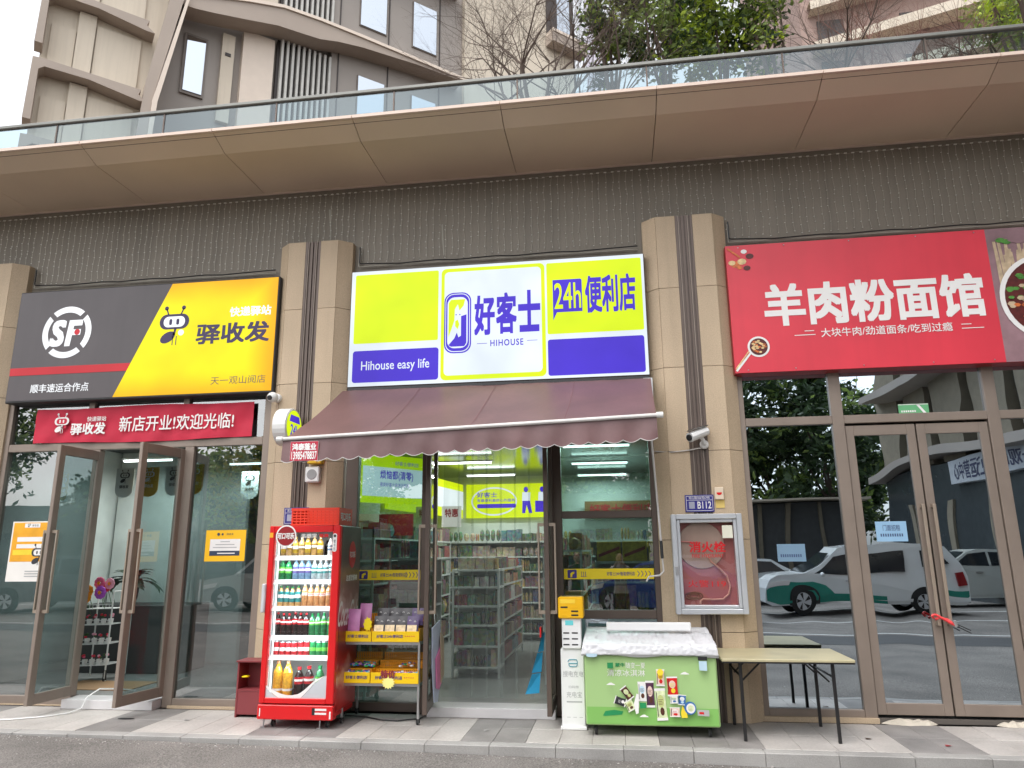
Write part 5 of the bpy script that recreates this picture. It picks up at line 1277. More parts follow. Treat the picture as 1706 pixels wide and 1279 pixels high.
# lit panels
def lit_panel(name, p0, p1, z0, z1, lab, cen, th=.05):
    """wall panel from p0 to p1 in plan, seen from the side its normal (right-hand of p0->p1) faces"""
    t = E(name, ((p0[0]+p1[0])/2,(p0[1]+p1[1])/2,z0), lab, 'light box', 'lit panels inside the store')
    u = Vector((p1[0]-p0[0],p1[1]-p0[1],0)); Lh = u.length; u.normalize(); nrm = Vector((u.y,-u.x,0))
    fr = (Vector((p0[0],p0[1],0)), u, Vector((0,0,1)))
    pts = [fr[0]+fr[1]*a+fr[2]*z+nrm*(-o_) for o_ in (0,th) for a,z in ((0,z0),(Lh,z0),(Lh,z1),(0,z1))]
    MB().add(pts,[(0,1,2,3),(7,6,5,4),(0,4,5,1),(1,5,6,2),(2,6,7,3),(3,7,4,0)]).build('light_box', hi_yel, t)
    def F(k): return (fr[0]+nrm*k, fr[1], fr[2])
    m = MB(); cen(m, Lh, F); m.build('print', [hi_white, hi_pur, hi_yel], t); return t
def c1(m, Lh, F):
    flat(m, [(0,2.45),(Lh,2.45),(Lh,2.86),(0,2.86)], 0, 0, frame=F(.004))
    put_text(m,'烦恼都(清零)',(Lh*.24,2.68,Lh*.72,2.82),0,1,bold=.02,frame=F(.008))
    put_text(m,'看我好客士来送无限惠',(Lh*.24,2.59,Lh*.66,2.65),0,1,frame=F(.008))
    put_text(m,'好客士便利店',(Lh*.45,2.90,Lh*.80,2.96),0,1,frame=F(.008))
lit_panel('left_light_box', (-3.42,1.35), (-2.72,2.35), 2.36, 3.04, 'tilted lit panel with a pale blue field behind the left store window', c1)
def c2(m, Lh, F): flat(m, [(0,2.50),(Lh,2.50),(Lh,2.86),(0,2.86)], 0, 0, frame=F(.004))
lit_panel('corner_light_box', (-3.45,2.6), (-3.02,6.1), 2.34, 3.0, 'lit white and lime panel on the far left wall of the store', c2)
def c3(m, Lh, F):
    pts = circ(.56,2.66,.46,36,.28); inn = circ(.56,2.66,.43,36,.25)
    for i in range(36):
        j = (i+1)%36; o_ = F(.004); q = [o_[0]+o_[1]*p[0]+o_[2]*p[1] for p in (pts[i],pts[j],inn[j],inn[i])]; m.add(q,[(0,1,2,3)],0)
    put_text(m,'好客士',(.22,2.74,.62,2.84),0,1,bold=.02,frame=F(.006)); put_text(m,'有最便利最舒心的服务',(.22,2.65,.98,2.71),0,1,bold=.01,frame=F(.006))
    flat(m, rrect(.22,2.53,1.0,2.61,.03), 0, 1, frame=F(.006))
    for x in (1.20,1.52):
        flat(m, circ(x,2.88,.045,12,.055), 0, 1, frame=F(.006)); flat(m, [(x-.08,2.66),(x+.08,2.66),(x+.09,2.82),(x-.07,2.83)],0,0,frame=F(.006)); 
    flat(m, [(1.12,2.42),(1.18,2.42),(1.21,2.58),(1.26,2.42),(1.32,2.42),(1.28,2.66),(1.13,2.66)],0,1,frame=F(.006))
    flat(m, [(1.38,2.44),(1.78,2.44),(1.78,2.64),(1.38,2.66)],0,1,frame=F(.006))
lit_panel('back_light_box', (-2.95,6.08), (-1.12,6.08), 2.34, 3.0, 'lit lime panel with an oval and two figures on the back wall', c3)
# reflected orange text in the right window, built as a dull board
t = E('orange_counter_sign', (-.1,5.9,2.3), 'dull orange board standing in for a reflected text strip in the right window', 'board')
MB().box(-.6,.8,6.0,6.08,2.30,2.62).build('board', mat('orange_board',S(150,112,64,.55),.5), t)
m = MB(); put_text(m,'好客士便利店',(-.5,2.36,.7,2.56),5.995,bold=.03); m.build('lettering', redd, t)
for lab, x0, x1, nm in (('white wall posters with red print behind the left store window',-3.0,-2.75,1),('second white wall poster with red print behind the left store window',-2.6,-2.3,2)):
    t = E('wall_poster', (x0,2.6,2.0), lab, 'poster', 'posters hanging behind the left window')
    MB().box(x0,x1,2.58,2.585,2.05,2.36).build('sheet', rs_white, t)
    m = MB(); put_text(m,'特惠',(x0+.05,2.2,x1-.05,2.32),2.577,bold=.03); m.build('lettering', redd, t)
t = E('red_wall_sign', (-3.1,1.6,2.05), 'dull red board with white marks behind the left window top', 'board')
MB().box(-3.35,-2.85,1.9,1.93,1.92,2.22).build('board', redd, t)
for k in range(6):
    pass
# checkout counter behind right door leaf
t = E('checkout_counter', (-.5,.6,.1), 'brown wooden counter just inside beside the right open door', 'counter')
MB().bbox(-.62,-.40,.15,1.1,.1,.95,.006).build('body', mat('brown_laminate',S(126,80,50,.8),.45,var=.1), t)
MB().bbox(-.64,-.38,.13,1.12,.952,.98,.004).build('worktop', steel, t)

# ------------------------------------------------------------------ inside the parcel shop
t = E('flower_cart', (-6.75,1.0,.1), 'white wheeled wire cart with shelves of small plants seen between the open doors', 'cart')
ax, bx = -7.02, -6.62
m = MB()
for x, y in ((ax,.75),(bx,.9),(ax,1.15),(bx,1.3)): m.tube((x,y,.14),(x,y,1.22),.010,n=6)
m.tube((ax,.75,1.22),(ax,1.15,1.22),.010); m.tube((bx,.9,1.22),(bx,1.3,1.22),.010); m.build('frame', whitem, t)
SHF = (.30,.56,.80,1.0)
for z in SHF:
    m = MB(); m.add([(ax,.75,z),(bx,.9,z),(bx,1.3,z),(ax,1.15,z)],[(0,1,2,3)]); m.build('shelf', whitem, t)
    m = MB(); m.tube((ax,.75,z+.06),(bx,.9,z+.06),.005,n=4); m.tube((ax,.75,z+.005),(bx,.9,z+.005),.006,n=4)
    for k in range(12): u = k/11; p = (ax+(bx-ax)*u,.75+.15*u); m.tube((p[0],p[1],z),(p[0],p[1],z+.06),.0025,n=3)
    m.build('wire_rail', whitem, t)
for x, y in ((ax,.75),(bx,.9)): caster((x,y,.14),'caster',t,.02).location.z += .1
petal = [mat('petal_'+k, S(*c,.88), .5) for k,c in (('pink',(240,100,140)),('rose',(246,170,190)),('orange',(250,150,20)),('violet',(190,90,210)),('red',(210,40,60)))]
leafm = mat('plant_leaf', S(60,96,48,.8), .5, var=.2, scale=20)
def flower(x,y,z,r,c,lab):
    r *= 1.35; z -= .05
    t = E('artificial_flower', (x,y,z), lab, 'flower', 'artificial flowers on top of the white cart')
    m = MB()
    for k in range(9):
        a = 2*math.pi*k/9; m.ell((x+r*.6*math.cos(a),y-.01,z+r*.6*math.sin(a)),(r*.42,r*.2,r*.42),6,4,0)
    m.ell((x,y-.03,z),(r*.3,r*.2,r*.3),6,4,1); m.build('petals', [petal[c], petal[2 if c!=2 else 4]], t)
    MB().tube((x,y,z),(x+.02,y+.1,z-.25),.004).build('stem', leafm, t)
flower(-6.93,.80,1.20,.055,2,'orange flower head low at the front of the cart top'); flower(-6.93,.82,1.28,.06,2,'upper orange flower head at the cart top')
flower(-6.78,.86,1.26,.065,3,'violet flower head in the middle of the cart top'); flower(-6.82,.88,1.38,.06,0,'pink flower head above the violet one')
flower(-6.70,.92,1.37,.055,1,'pale rose flower head at the right of the cart top'); flower(-7.03,.84,1.33,.065,0,'pink flower head at the left of the cart top'); flower(-6.76,.95,1.33,.05,4,'red flower head behind the violet one')
m = MB()
for z in SHF[:3]:
    for k in range(5):
        u = (k+.5)/5; x, y = ax+(bx-ax)*u, .82+.15*u; m.lathe([(.026,z+.002),(.034,z+.075)],(x,y,0),8,mi=0)
        for q in range(3): m.ell((x+rnd.uniform(-.03,.03),y-.01,z+.10+rnd.uniform(-.01,.03)),(.022,.02,.018),5,3,rnd.choice((1,2,3,4)))
o = m.build('small_flower_pots', [rs_white,leafm,petal[0],petal[4],petal[1]], None); tag(o,'rows of small white pots with red and pink plants on the cart','flower pots',kind='stuff')
o = MB().box(-6.95,-5.9,.35,.95,.101,.108).build('cardboard_mat', mat('brown_cardboard',S(178,140,104,.8),.8)); tag(o,'flattened brown cardboard on the floor inside the parcel shop doorway','cardboard')
t = E('potted_palm', (-6.35,1.7,.1), 'dark potted palm on the counter behind the flower cart', 'plant')
m = MB()
for k in range(16):
    a = rnd.uniform(0,6.28); L_ = rnd.uniform(.3,.5); e = rnd.uniform(.3,1.2); p = Vector((-6.98,1.75,1.30))
    for q in range(6):
        v = Vector((math.cos(a)*math.cos(e),math.sin(a)*math.cos(e)*.5,math.sin(e))); n_ = p+v*(L_/6); s_ = v.cross(Vector((0,0,1))).normalized()
        for sg in (-1,1): m.add([p, n_, n_+s_*sg*.09+v*.06-Vector((0,0,.02)), p+s_*sg*.07+v*.05],[(0,1,2,3)])
        p = n_; e -= .22
m.build('fronds', mat('dark_frond',S(44,70,44,.7),.5), t)
MB().lathe([(.07,1.005),(.10,1.10),(.11,1.25),(.09,1.28)],(-6.98,1.75,.0),12).build('pot', black, t)
MB().bbox(-7.7,-6.0,1.55,2.2,.1,1.0,.01).build('dark_counter', mat('charcoal_laminate',(.05,.05,.052,1),.5), None)
tag(bpy.data.objects['dark_counter'],'charcoal counter behind the white flower cart','counter')
def pennant(x,y,w,c,lab):
    t = E('pennant', (x,y,2.5), lab, 'pennant', 'hanging pennants inside the parcel shop')
    p = [(x-w/2,2.88),(x-w/2,2.58)]+[(x+w/2*math.cos(a),2.58-.11*math.sin(a)) for a in [math.pi-math.pi*i/8 for i in range(9)]][1:]+[(x+w/2,2.88)]
    MB().prism(p[::-1],'y',y,y+.006).build('cloth', c, t)
    m = MB(); ant_logo(x,2.73,.15,y-.004,m,0,1); put_text(m,'驿收发',(x-.07,2.60,x+.07,2.645),y-.004,0,bold=.02); m.build('lettering', [MATS['dark_print'] if c is not yp_ else rs_white, c], t)
yp_ = mat('amber_pennant_cloth', S(232,178,40,.85), .7); wp_ = mat('white_pennant_cloth', S(210,220,216,.85), .7)
pennant(-6.83,1.15,.27,wp_,'leftmost white pennant between the open doors'); pennant(-6.42,1.1,.28,yp_,'yellow pennant between the open doors')
pennant(-5.98,1.0,.26,wp_,'white pennant behind the right open door'); pennant(-5.62,.9,.26,yp_,'yellow pennant beside the jamb of the right open door')
pennant(-5.35,1.9,.27,wp_,'white pennant behind the left part of the yellow notice window'); pennant(-4.80,1.5,.27,wp_,'white pennant behind the middle of the yellow notice window'); pennant(-4.28,1.4,.2,yp_,'yellow pennant at the right end of the parcel shop window')

# ------------------------------------------------------------------ residential tower behind
TH = math.radians(42); TO = Vector((-19.44, 11.57, 0)); TD_ = Vector((math.cos(TH), math.sin(TH), 0)); TN = Vector((-TD_.y, TD_.x, 0))
K = 1.5
def tw(s, z, o=0.0): return TO + TD_*(s*K) + TN*o + Vector((0,0,1.68+(z-1.68)*K))
twr = E('apartment_tower', (-19.44,11.57,0), 'tall beige apartment tower with slanted sculpted balcony bands behind the podium', 'building')
tbeige = mat('beige_tower_paint', S(214,202,184,.92), .8, var=.05, scale=.5, streak=.08)
ttaupe = mat('taupe_band', S(172,158,146,.9), .7, var=.06, scale=.5)
tcream = mat('cream_band_edge', S(236,220,204,.82), .6, var=.03)
tgrey = mat('grey_brown_tower_panel', S(152,144,137,.97), .6, var=.05, scale=.7)
tdark = mat('dark_window_surround', S(70,62,60,.7), .5); tgrey2 = mat('mid_window_surround', S(124,114,106,.9), .5)
tsky = glass('tower_window_glass', (.06,.07,.08,1), .62, rcol=(.85,.92,1,1))
def slab(poly, o0, o1, m, name, parent=twr):
    n = len(poly); vs = [tw(s,z,o0) for s,z in poly]+[tw(s,z,o1) for s,z in poly]
    fs = [tuple(range(n)), tuple(range(2*n-1,n-1,-1))]+[(i,n+i,n+(i+1)%n,(i+1)%n) for i in range(n)]
    return MB().add(vs, fs).build(name, m, parent)
def R4(s0,z0,s1,z1): return [(s0,z0),(s1,z0),(s1,z1),(s0,z1)]
def curve_band(pts, o0, o1, m, name='balcony_band'):
    return slab(pts, o0, o1, m, name)
# main body
slab([(-.12,4),(2.3,4),(2.3,12.6),(2.75,16.0),(2.75,24),(-.12,24)], .30, 9, tbeige, 'wall')
slab([(2.3,4),(7.0,4),(7.0,24),(2.76,24),(2.76,16.0),(2.31,12.6)], .9, 9, tgrey, 'wall')
slab(R4(7.003,4,11.56,24), .55, 9, tgrey, 'wall')
slab(R4(11.563,4,16.4,30), .30, 9, tbeige, 'wall')
# left cells: frames repeating every two units upward
for z in (11.0,13.0,15.0,17.0,19.0):
    slab([(-.22,z),(.0,z+.02),(2.05,z-.02),(2.0,z-.17),(2.2,z-.33),(2.0,z-.33),(.93,z-.17),(.03,z-.18),(-.08,z-.28),(-.08,z-1.6),(-.24,z-1.6)], -.35, .299, ttaupe, 'frame')
    slab(R4(.56,z-1.99,.93,z-.2), .12, .298, tbeige, 'pier')
    slab(R4(.96,z-1.90,1.95,z-.42), .20, .297, tbeige, 'wall_panel')
    slab(R4(.03,z-1.90,.54,z-.72), .22, .297, tbeige, 'wall_panel')
slab([(2.02,11.0),(2.26,11.0),(2.30,12.69),(2.78,15.96),(2.78,17.0),(3.2,22),(2.9,22),(2.50,17.0),(2.46,15.9),(2.12,13.2)], -.55, .35, ttaupe, 'slanted_fin')
slab([(2.27,11.0),(2.36,11.0),(2.42,12.69),(2.90,15.94),(2.84,15.99),(2.302,12.7)], -.60, -.0, tcream, 'slanted_fin_lit_edge')  # lit edge of the fin, put into the colour as a cream strip
# wavy middle bands
b3t = [(2.5,16.02),(3.0,16.30),(3.51,16.46),(4.4,16.75),(5.36,17.0),(6.42,17.06),(7.75,17.06),(9.6,17.03),(11.3,17.0)]
b3b = [(2.8,15.84),(3.1,15.86),(3.55,15.94),(4.4,16.12),(5.23,16.31),(6.0,16.36),(6.46,16.40),(7.0,16.55),(7.76,16.68),(9.6,16.84),(11.3,16.90)]
for dz in (0,3.54,7.08):
    T_ = [(s,z+dz) for s,z in b3t]; B_ = [(s,z+dz) for s,z in b3b]
    slab(B_[::1]+T_[::-1], -.30, .55, ttaupe, 'balcony_band')
    slab([(s,z-.07) for s,z in T_]+[(s,z+.03) for s,z in T_[::-1]], -.37, -.302, tcream, 'balcony_edge')
for dz in (0,3.54):
    slab(R4(2.98,13.75+dz,3.57,15.6+dz), .80, .898, tgrey2, 'window_surround')
    slab(R4(3.05,13.83+dz,3.52,15.52+dz), .76, .798, tsky, 'window')
    slab(R4(3.93,(13.2,17.0)[dz>0],4.26,15.95+dz), .70, .897, tbeige, 'pier')
    slab(R4(4.02,15.25+dz,4.17,15.34+dz), .66, .699, tdark, 'vent')
    slab(R4(4.46,(12.6,17.06)[dz>0],5.32,16.22+dz), .55, .896, tcream if dz == 0 else tbeige, 'wall_panel')
    slab(R4(5.42,(13.0,17.06)[dz>0],7.0,16.36+dz), .70, .895, tdark, 'louvre_recess')
    for k in range(10): slab(R4(5.50+k*.158,(13.0,17.06)[dz>0],5.565+k*.158,16.33+dz), .45, .69, mat('pale_louvre_slat',S(200,198,192,.9),.5) if 'pale_louvre_slat' not in MATS else MATS['pale_louvre_slat'], 'louvre_slat')
for dz in (-3.54,0.0,3.54):
    for s0, s1 in ((7.86,8.72),(9.68,10.53)):
        slab(R4(s0-.05,15.98+dz-2.05+1.9,s1+.05,17.60+dz-2.05+1.9+.02) if False else R4(s0-.03,17.87+dz,s1+.03,19.63+dz), .50, .549, tgrey2, 'window_surround')
        slab(R4(s0,17.90+dz,s1,19.60+dz), .46, .499, tsky, 'window')
for s0 in (8.82,10.66,7.2):
    slab(R4(s0,12,s0+.03,24), .50, .548, tdark, 'panel_joint')
slab(R4(15.1,20.6,16.39,30), .26, .299, tdark, 'window_surround'); slab(R4(15.6,20.9,16.2,30), .22, .259, tsky, 'window')
slab(R4(15.05,20.1,16.7,20.5), -.4, .25, ttaupe, 'balcony_band'); slab(R4(15.05,20.5,16.7,20.62), -.45, .2, tcream, 'balcony_edge')
# end wall of the tower facing left
# distant tower at the right
t = E('distant_tower', (16,34,0), 'brownish tower with pale slanted balcony edges behind the bare trees at the far right', 'building')
dt = mat('dusty_pink_tower', S(176,150,140,.75), .8, var=.08, scale=.3)
MB().box(13.0,40,34,50,4,60).build('wall', dt, t)
for k in range(10):
    z = 20+3*k
    MB().add([(13.5,33.2,z),(40,31.5,z+5.0),(40,31.5,z+5.8),(13.5,33.2,z+.6),(13.5,33.99,z),(40,33.99,z+5.0),(40,33.99,z+5.8),(13.5,33.99,z+.6)],[(0,1,2,3),(0,4,5,1),(3,2,6,7)]).build('balcony_band', tbeige, t)
    for j in range(5): MB().box(14+j*5,15.6+j*5,33.9,33.97,z+1.2,z+2.6).build('window', tdark, t)
# neighbouring slim tower seen in the gap
t = E('slim_tower', (2,60,0), 'slim pale tower edge far behind the terrace trees', 'building')
MB().box(-1.2,.4,60,70,4,90).build('wall', mat('pale_lilac_tower',S(206,202,214,.85),.8), t)

# ------------------------------------------------------------------ terrace trees
bark = mat('grey_brown_bark', S(112,96,86,.7), .9, var=.2, scale=6)
barkr = mat('reddish_bark', S(150,110,98,.7), .9, var=.2, scale=6)
def leafmat(nm, c):
    m = mat(nm, c, .5, var=.35, scale=2.5, fine=.25, fscale=14)
    n = m.node_tree.nodes; l = m.node_tree.links; p = n['Principled BSDF']; o_ = n['Material Output']
    tl_ = n.new('ShaderNodeBsdfTranslucent'); mx = n.new('ShaderNodeMixShader'); mx.inputs[0].default_value = .35
    src = p.inputs['Base Color'].links[0].from_socket; l.new(src, tl_.inputs[0])
    l.new(p.outputs[0], mx.inputs[1]); l.new(tl_.outputs[0], mx.inputs[2]); l.new(mx.outputs[0], o_.inputs[0]); return m
lf_a = leafmat('evergreen_leaf', S(138,160,84,.9)); lf_b = leafmat('lime_leaf', S(184,206,66,.9)); lf_d = leafmat('dark_leaf', S(70,92,56,.75)); lf_y = leafmat('yellow_green_leaf', S(170,160,50,.8))  # leaf tones, mixed at random between clumps
def branch(mb, p, d, L_, r, depth, rr, up=.1, tips=None, kink=.25):
    n = 3
    for i in range(n):
        d2 = (d + Vector((rr.gauss(0,kink*.35),rr.gauss(0,kink*.35),rr.gauss(0,kink*.2)+up*.3))).normalized()
        q = p + d2*(L_/n); r2 = r*(1-.16); mb.tube(p, q, r, r2, 4 if r < .03 else 6, cap=False); p, d, r = q, d2, r2
        if depth > 0 and i > 0 and rr.random() < .75:
            s_ = (d + Vector((rr.gauss(0,.6),rr.gauss(0,.6),rr.gauss(0,.35)))).normalized(); branch(mb, p, s_, L_*rr.uniform(.5,.8), r*.6, depth-1, rr, up, tips, kink)
    if depth > 0:
        for k in range(rr.choice((2,2,3))):
            s_ = (d + Vector((rr.gauss(0,.5),rr.gauss(0,.5),rr.gauss(0,.3)+.1))).normalized(); branch(mb, p, s_, L_*rr.uniform(.6,.85), r*.72, depth-1, rr, up, tips, kink)
    elif tips is not None: tips.append(p)
def bare_tree(x,y,h,lab,seed,m=bark,lean=(0,0),depth=5,r=.075,name='bare_tree', z0=6.45):
    rr = random.Random(seed); t = E(name,(x,y,z0),lab,'tree','trees on the podium terrace' if z0 > 6 else 'trees across the road')
    a = MB(); top = Vector((x+lean[0],y+lean[1],z0+h*.36)); a.tube((x,y,z0),top,r*1.3,r,8); a.build('trunk', m, t)
    b = MB(); 
    for k in range(4): branch(b, top, Vector((lean[0]*.3+rr.gauss(0,.45),rr.gauss(0,.45),1)).normalized(), h*.19, r*.7, depth, rr)
    b.build('branches', m, t); return t
def crown(n, centre, rad, size, rr, mats_w, clumps, flatten=1.0):
    P_ = []; nm = len(mats_w); cl = []
    for k in range(clumps):
        while True:
            v = Vector((rr.uniform(-1,1),rr.uniform(-1,1),rr.uniform(-1,1)))
            if .25 < v.length < 1: break
        cl.append((Vector((centre[0]+v.x*rad[0],centre[1]+v.y*rad[1],centre[2]+v.z*rad[2])), rr.uniform(.10,.24)*min(rad), rr.randrange(100)))
    m = MB()
    for i in range(n):
        c, q, cc = cl[rr.randrange(clumps)]; p = c+Vector((rr.gauss(0,q),rr.gauss(0,q),rr.gauss(0,q*.7)))
        a = Vector((rr.gauss(0,1),rr.gauss(0,1),rr.gauss(0,.6)-.2)).normalized(); b = a.cross(Vector((rr.gauss(0,1),rr.gauss(0,1),rr.gauss(0,1)))).normalized()
        s_ = size*rr.uniform(.7,1.3); k = 0; acc = 0; w = (cc+rr.randrange(30))%100
        for k, ww in enumerate(mats_w):
            acc += ww
            if w < acc: break
        b2 = len(m.v); m.v += [tuple(p),tuple(p+a*s_*.5+b*s_*.22),tuple(p+a*s_),tuple(p+a*s_*.5-b*s_*.22)]; m.f.append((b2,b2+1,b2+2,b2+3)); m.m.append(k)
    return m
def leafy_tree(x,y,z0,h,rad,n,size,lab,seed,mats_,w,name='evergreen_tree',clumps=60,trunk=.09,crown_c=None,grp='trees on the podium terrace',stems=5):
    rr = random.Random(seed); t = E(name,(x,y,z0),lab,'tree',grp)
    cz_ = z0+h-rad[2]*.9 if crown_c is None else crown_c
    a = MB(); a.tube((x,y,z0),(x+.05,y,z0+(cz_-z0)*.55),trunk,trunk*.8,8); a.build('trunk', bark, t)
    b = MB()
    for k in range(stems): 
        e_ = Vector((x+rr.uniform(-.7,.7)*rad[0],y+rr.uniform(-.7,.7)*rad[1],cz_+rr.uniform(-.3,.9)*rad[2])); s0 = Vector((x+.05,y,z0+(cz_-z0)*.55-.02)); mid = (s0+e_)/2+Vector((rr.uniform(-.2,.2),0,-.1))
        b.tube(s0,mid,trunk*.5,trunk*.3,5); b.tube(mid,e_,trunk*.3,.01,5)
    b.build('limbs', bark, t)
    crown(n,(x,y,cz_),rad,size,rr,w,clumps).build('crown', mats_, t); return t
leafy_tree(.2,4.3,6.45,7.0,(.8,.8,1.9),2600,.14,'left evergreen with open dark green sprays above the parapet',3,[lf_a,lf_d,lf_b],[45,40,15],clumps=30,crown_c=12.3)
leafy_tree(1.3,4.5,6.45,7.0,(1.0,.9,1.7),4300,.14,'dense middle evergreen with dark green leaves above the parapet',4,[lf_a,lf_d,lf_b],[50,30,20],clumps=60,crown_c=12.4)
leafy_tree(2.3,4.6,6.45,7.0,(1.1,1.0,1.5),5200,.14,'bright yellow green evergreen at the centre of the terrace trees',5,[lf_a,lf_d,lf_b],[40,20,40],clumps=70,crown_c=12.2)
leafy_tree(3.3,4.4,6.45,7.0,(.7,.8,1.5),2200,.14,'right evergreen with thin sprays beside the bare trees',6,[lf_a,lf_d,lf_b],[55,35,10],clumps=34,crown_c=12.0)
leafy_tree(7.9,5.0,6.45,6.0,(.8,.8,1.2),2200,.13,'yellow green tree top at the far right corner',8,[lf_a,lf_b],[50,50],clumps=24,crown_c=12.1)
bare_tree(-1.6,3.2,6.6,'bare tree with tangled twigs in front of the beige tower wall',11,lean=(.5,0))
bare_tree(-.9,3.8,6.8,'bare tree with upright limbs left of the evergreens',12,lean=(-.2,0))
bare_tree(-.35,4.0,6.6,'slender bare tree nearest the left evergreen',16,lean=(.1,0),depth=4,r=.05)
bare_tree(4.4,4.2,6.4,'bare grey tree right of the evergreens',13)
bare_tree(5.3,4.4,6.4,'bare tree with reddish twigs before the dusty pink tower',14,barkr)
bare_tree(6.2,4.8,6.2,'bare reddish tree second from the right corner',17,barkr,depth=4)
bare_tree(7.1,4.0,6.6,'leaning dark bare tree near the right corner',15,lean=(.5,0),r=.10,depth=4)

# ------------------------------------------------------------------ the other side of the road (seen in the shop glass)
t = E('opposite_building', (16,-22,0), 'dark commercial building with wavy pale eaves across the road', 'building')
ob = mat('dark_facade_glass', (.05,.06,.065,1), .25); obb = mat('beige_facade', S(150,140,122,.7), .8)
MB().box(13,30,-29,-6,-.6,4.899).build('ground_floor', ob, t)
MB().box(13.6,30,-29,-6,4.9,22).build('upper_wall', ob, t)
for k in range(5): MB().box(13.2,13.598,-17-k*3.2,-14.6-k*3.2,5,22).build('wall_panel', obb, t)
for z in (5.0,8.6,12.2,15.8):
    m = MB(); pts = []
    for i in range(31):
        y = -29.5+23.5*i/30; w = .5*math.sin(i*.35+z); pts.append((12.3+w*.3, y, z+w*.45))
    for p, q in zip(pts, pts[1:]): m.add([p,q,(q[0],q[1],q[2]+.35),(p[0],p[1],p[2]+.35),(13.59,p[1],p[2]),(13.59,q[1],q[2]),(13.59,q[1],q[2]+.35),(13.59,p[1],p[2]+.35)],[(0,1,2,3),(0,4,5,1),(3,2,6,7)])
    m.build('wavy_eave', tgrey, t)
MB().box(12.7,12.998,-21.9,-15.0,4.05,4.85).build('sign_board', mat('grey_white_signboard',S(200,206,214,.7),.6), t)
fr = (Vector((12.69,0,0)), Vector((0,-1,0)), Vector((0,0,1)))
m = MB(); put_text(m,'天一观山商业运营中心',(15.5,4.18,21.4,4.72),0,frame=fr,bold=.02); m.build('lettering', mat('dark_blue_lettering',(.02,.025,.08,1),.5), t)
for k in range(6): MB().box(12.9,12.999,-8-k*3.6-.4,-8-k*3.6,-.4,3.59).build('pier', obb, t)
t = E('pavilion', (5,-34,0), 'low grey pavilion with a thin flat roof across the road', 'building')
MB().box(3.5,12.5,-40,-33,-.6,4.2).build('wall', mat('grey_pavilion_wall',S(96,98,100,.6),.7), t)
MB().box(2.5,12.9,-41,-31.5,4.3,4.42).build('roof', tbeige, t)
for k in range(5): MB().box(4+k*1.7,4.2+k*1.7,-32.99,-32.8,-.6,4.2).build('pier', obb, t)
t = E('far_shops', (-20,-38,0), 'long low grey shop building across the road on the parcel shop side', 'building')
MB().box(-70,2.0,-52,-42,-.6,5.5).build('wall', mat('grey_green_wall_far',S(104,110,106,.6),.8,var=.2,scale=.2), t)
for k in range(20): MB().box(-68+k*3.5,-66+k*3.5,-41.99,-41.9,.4,3.4).build('window', ob, t)
for k, (x, y, h, r_) in enumerate(((6.5,-44,14.5,3.8),(10.5,-42,15.5,4.2),(14.5,-42,15,4.2),(1.0,-50,12,4),(-4,-50,9,3.6),(-9,-50,10,3.6),(-30,-46,10,4),(-38,-44,9,4),(17,-52,16,4))):
    leafy_tree(x,y,-.6,h,(r_,r_*.8,h*.42),7000,.55,ORD[k]+' dark broad evergreen standing behind the low buildings across the road',30+k,[lf_d,lf_a],[80,20],'far_tree',clumps=50,trunk=.3,crown_c=h*.55,grp='trees across the road')
leafy_tree(-12.2,-15.5,-.1,5.8,(1.9,1.6,1.9),3600,.22,'yellow green street tree across the road opposite the parcel shop',50,[lf_y,lf_a,lf_d],[50,30,20],'street_tree',clumps=40,trunk=.13,grp='street trees across the road')
leafy_tree(-9.0,-17.5,-.1,5.4,(1.8,1.5,1.7),3000,.22,'second yellow green street tree across the road',51,[lf_y,lf_a,lf_d],[40,30,30],'street_tree',clumps=36,trunk=.12,grp='street trees across the road')
leafy_tree(-21.5,-13.5,-.1,7.6,(2.0,1.6,2.2),2600,.24,'dark street tree opposite the left end of the shops',52,[lf_a,lf_d],[40,60],'street_tree',clumps=30,trunk=.14,grp='street trees across the road')
leafy_tree(-16.5,-19,-.1,6.0,(2.2,1.8,1.9),2600,.24,'round street tree behind the parked cars',53,[lf_a,lf_d],[60,40],'street_tree',clumps=30,trunk=.14,grp='street trees across the road')

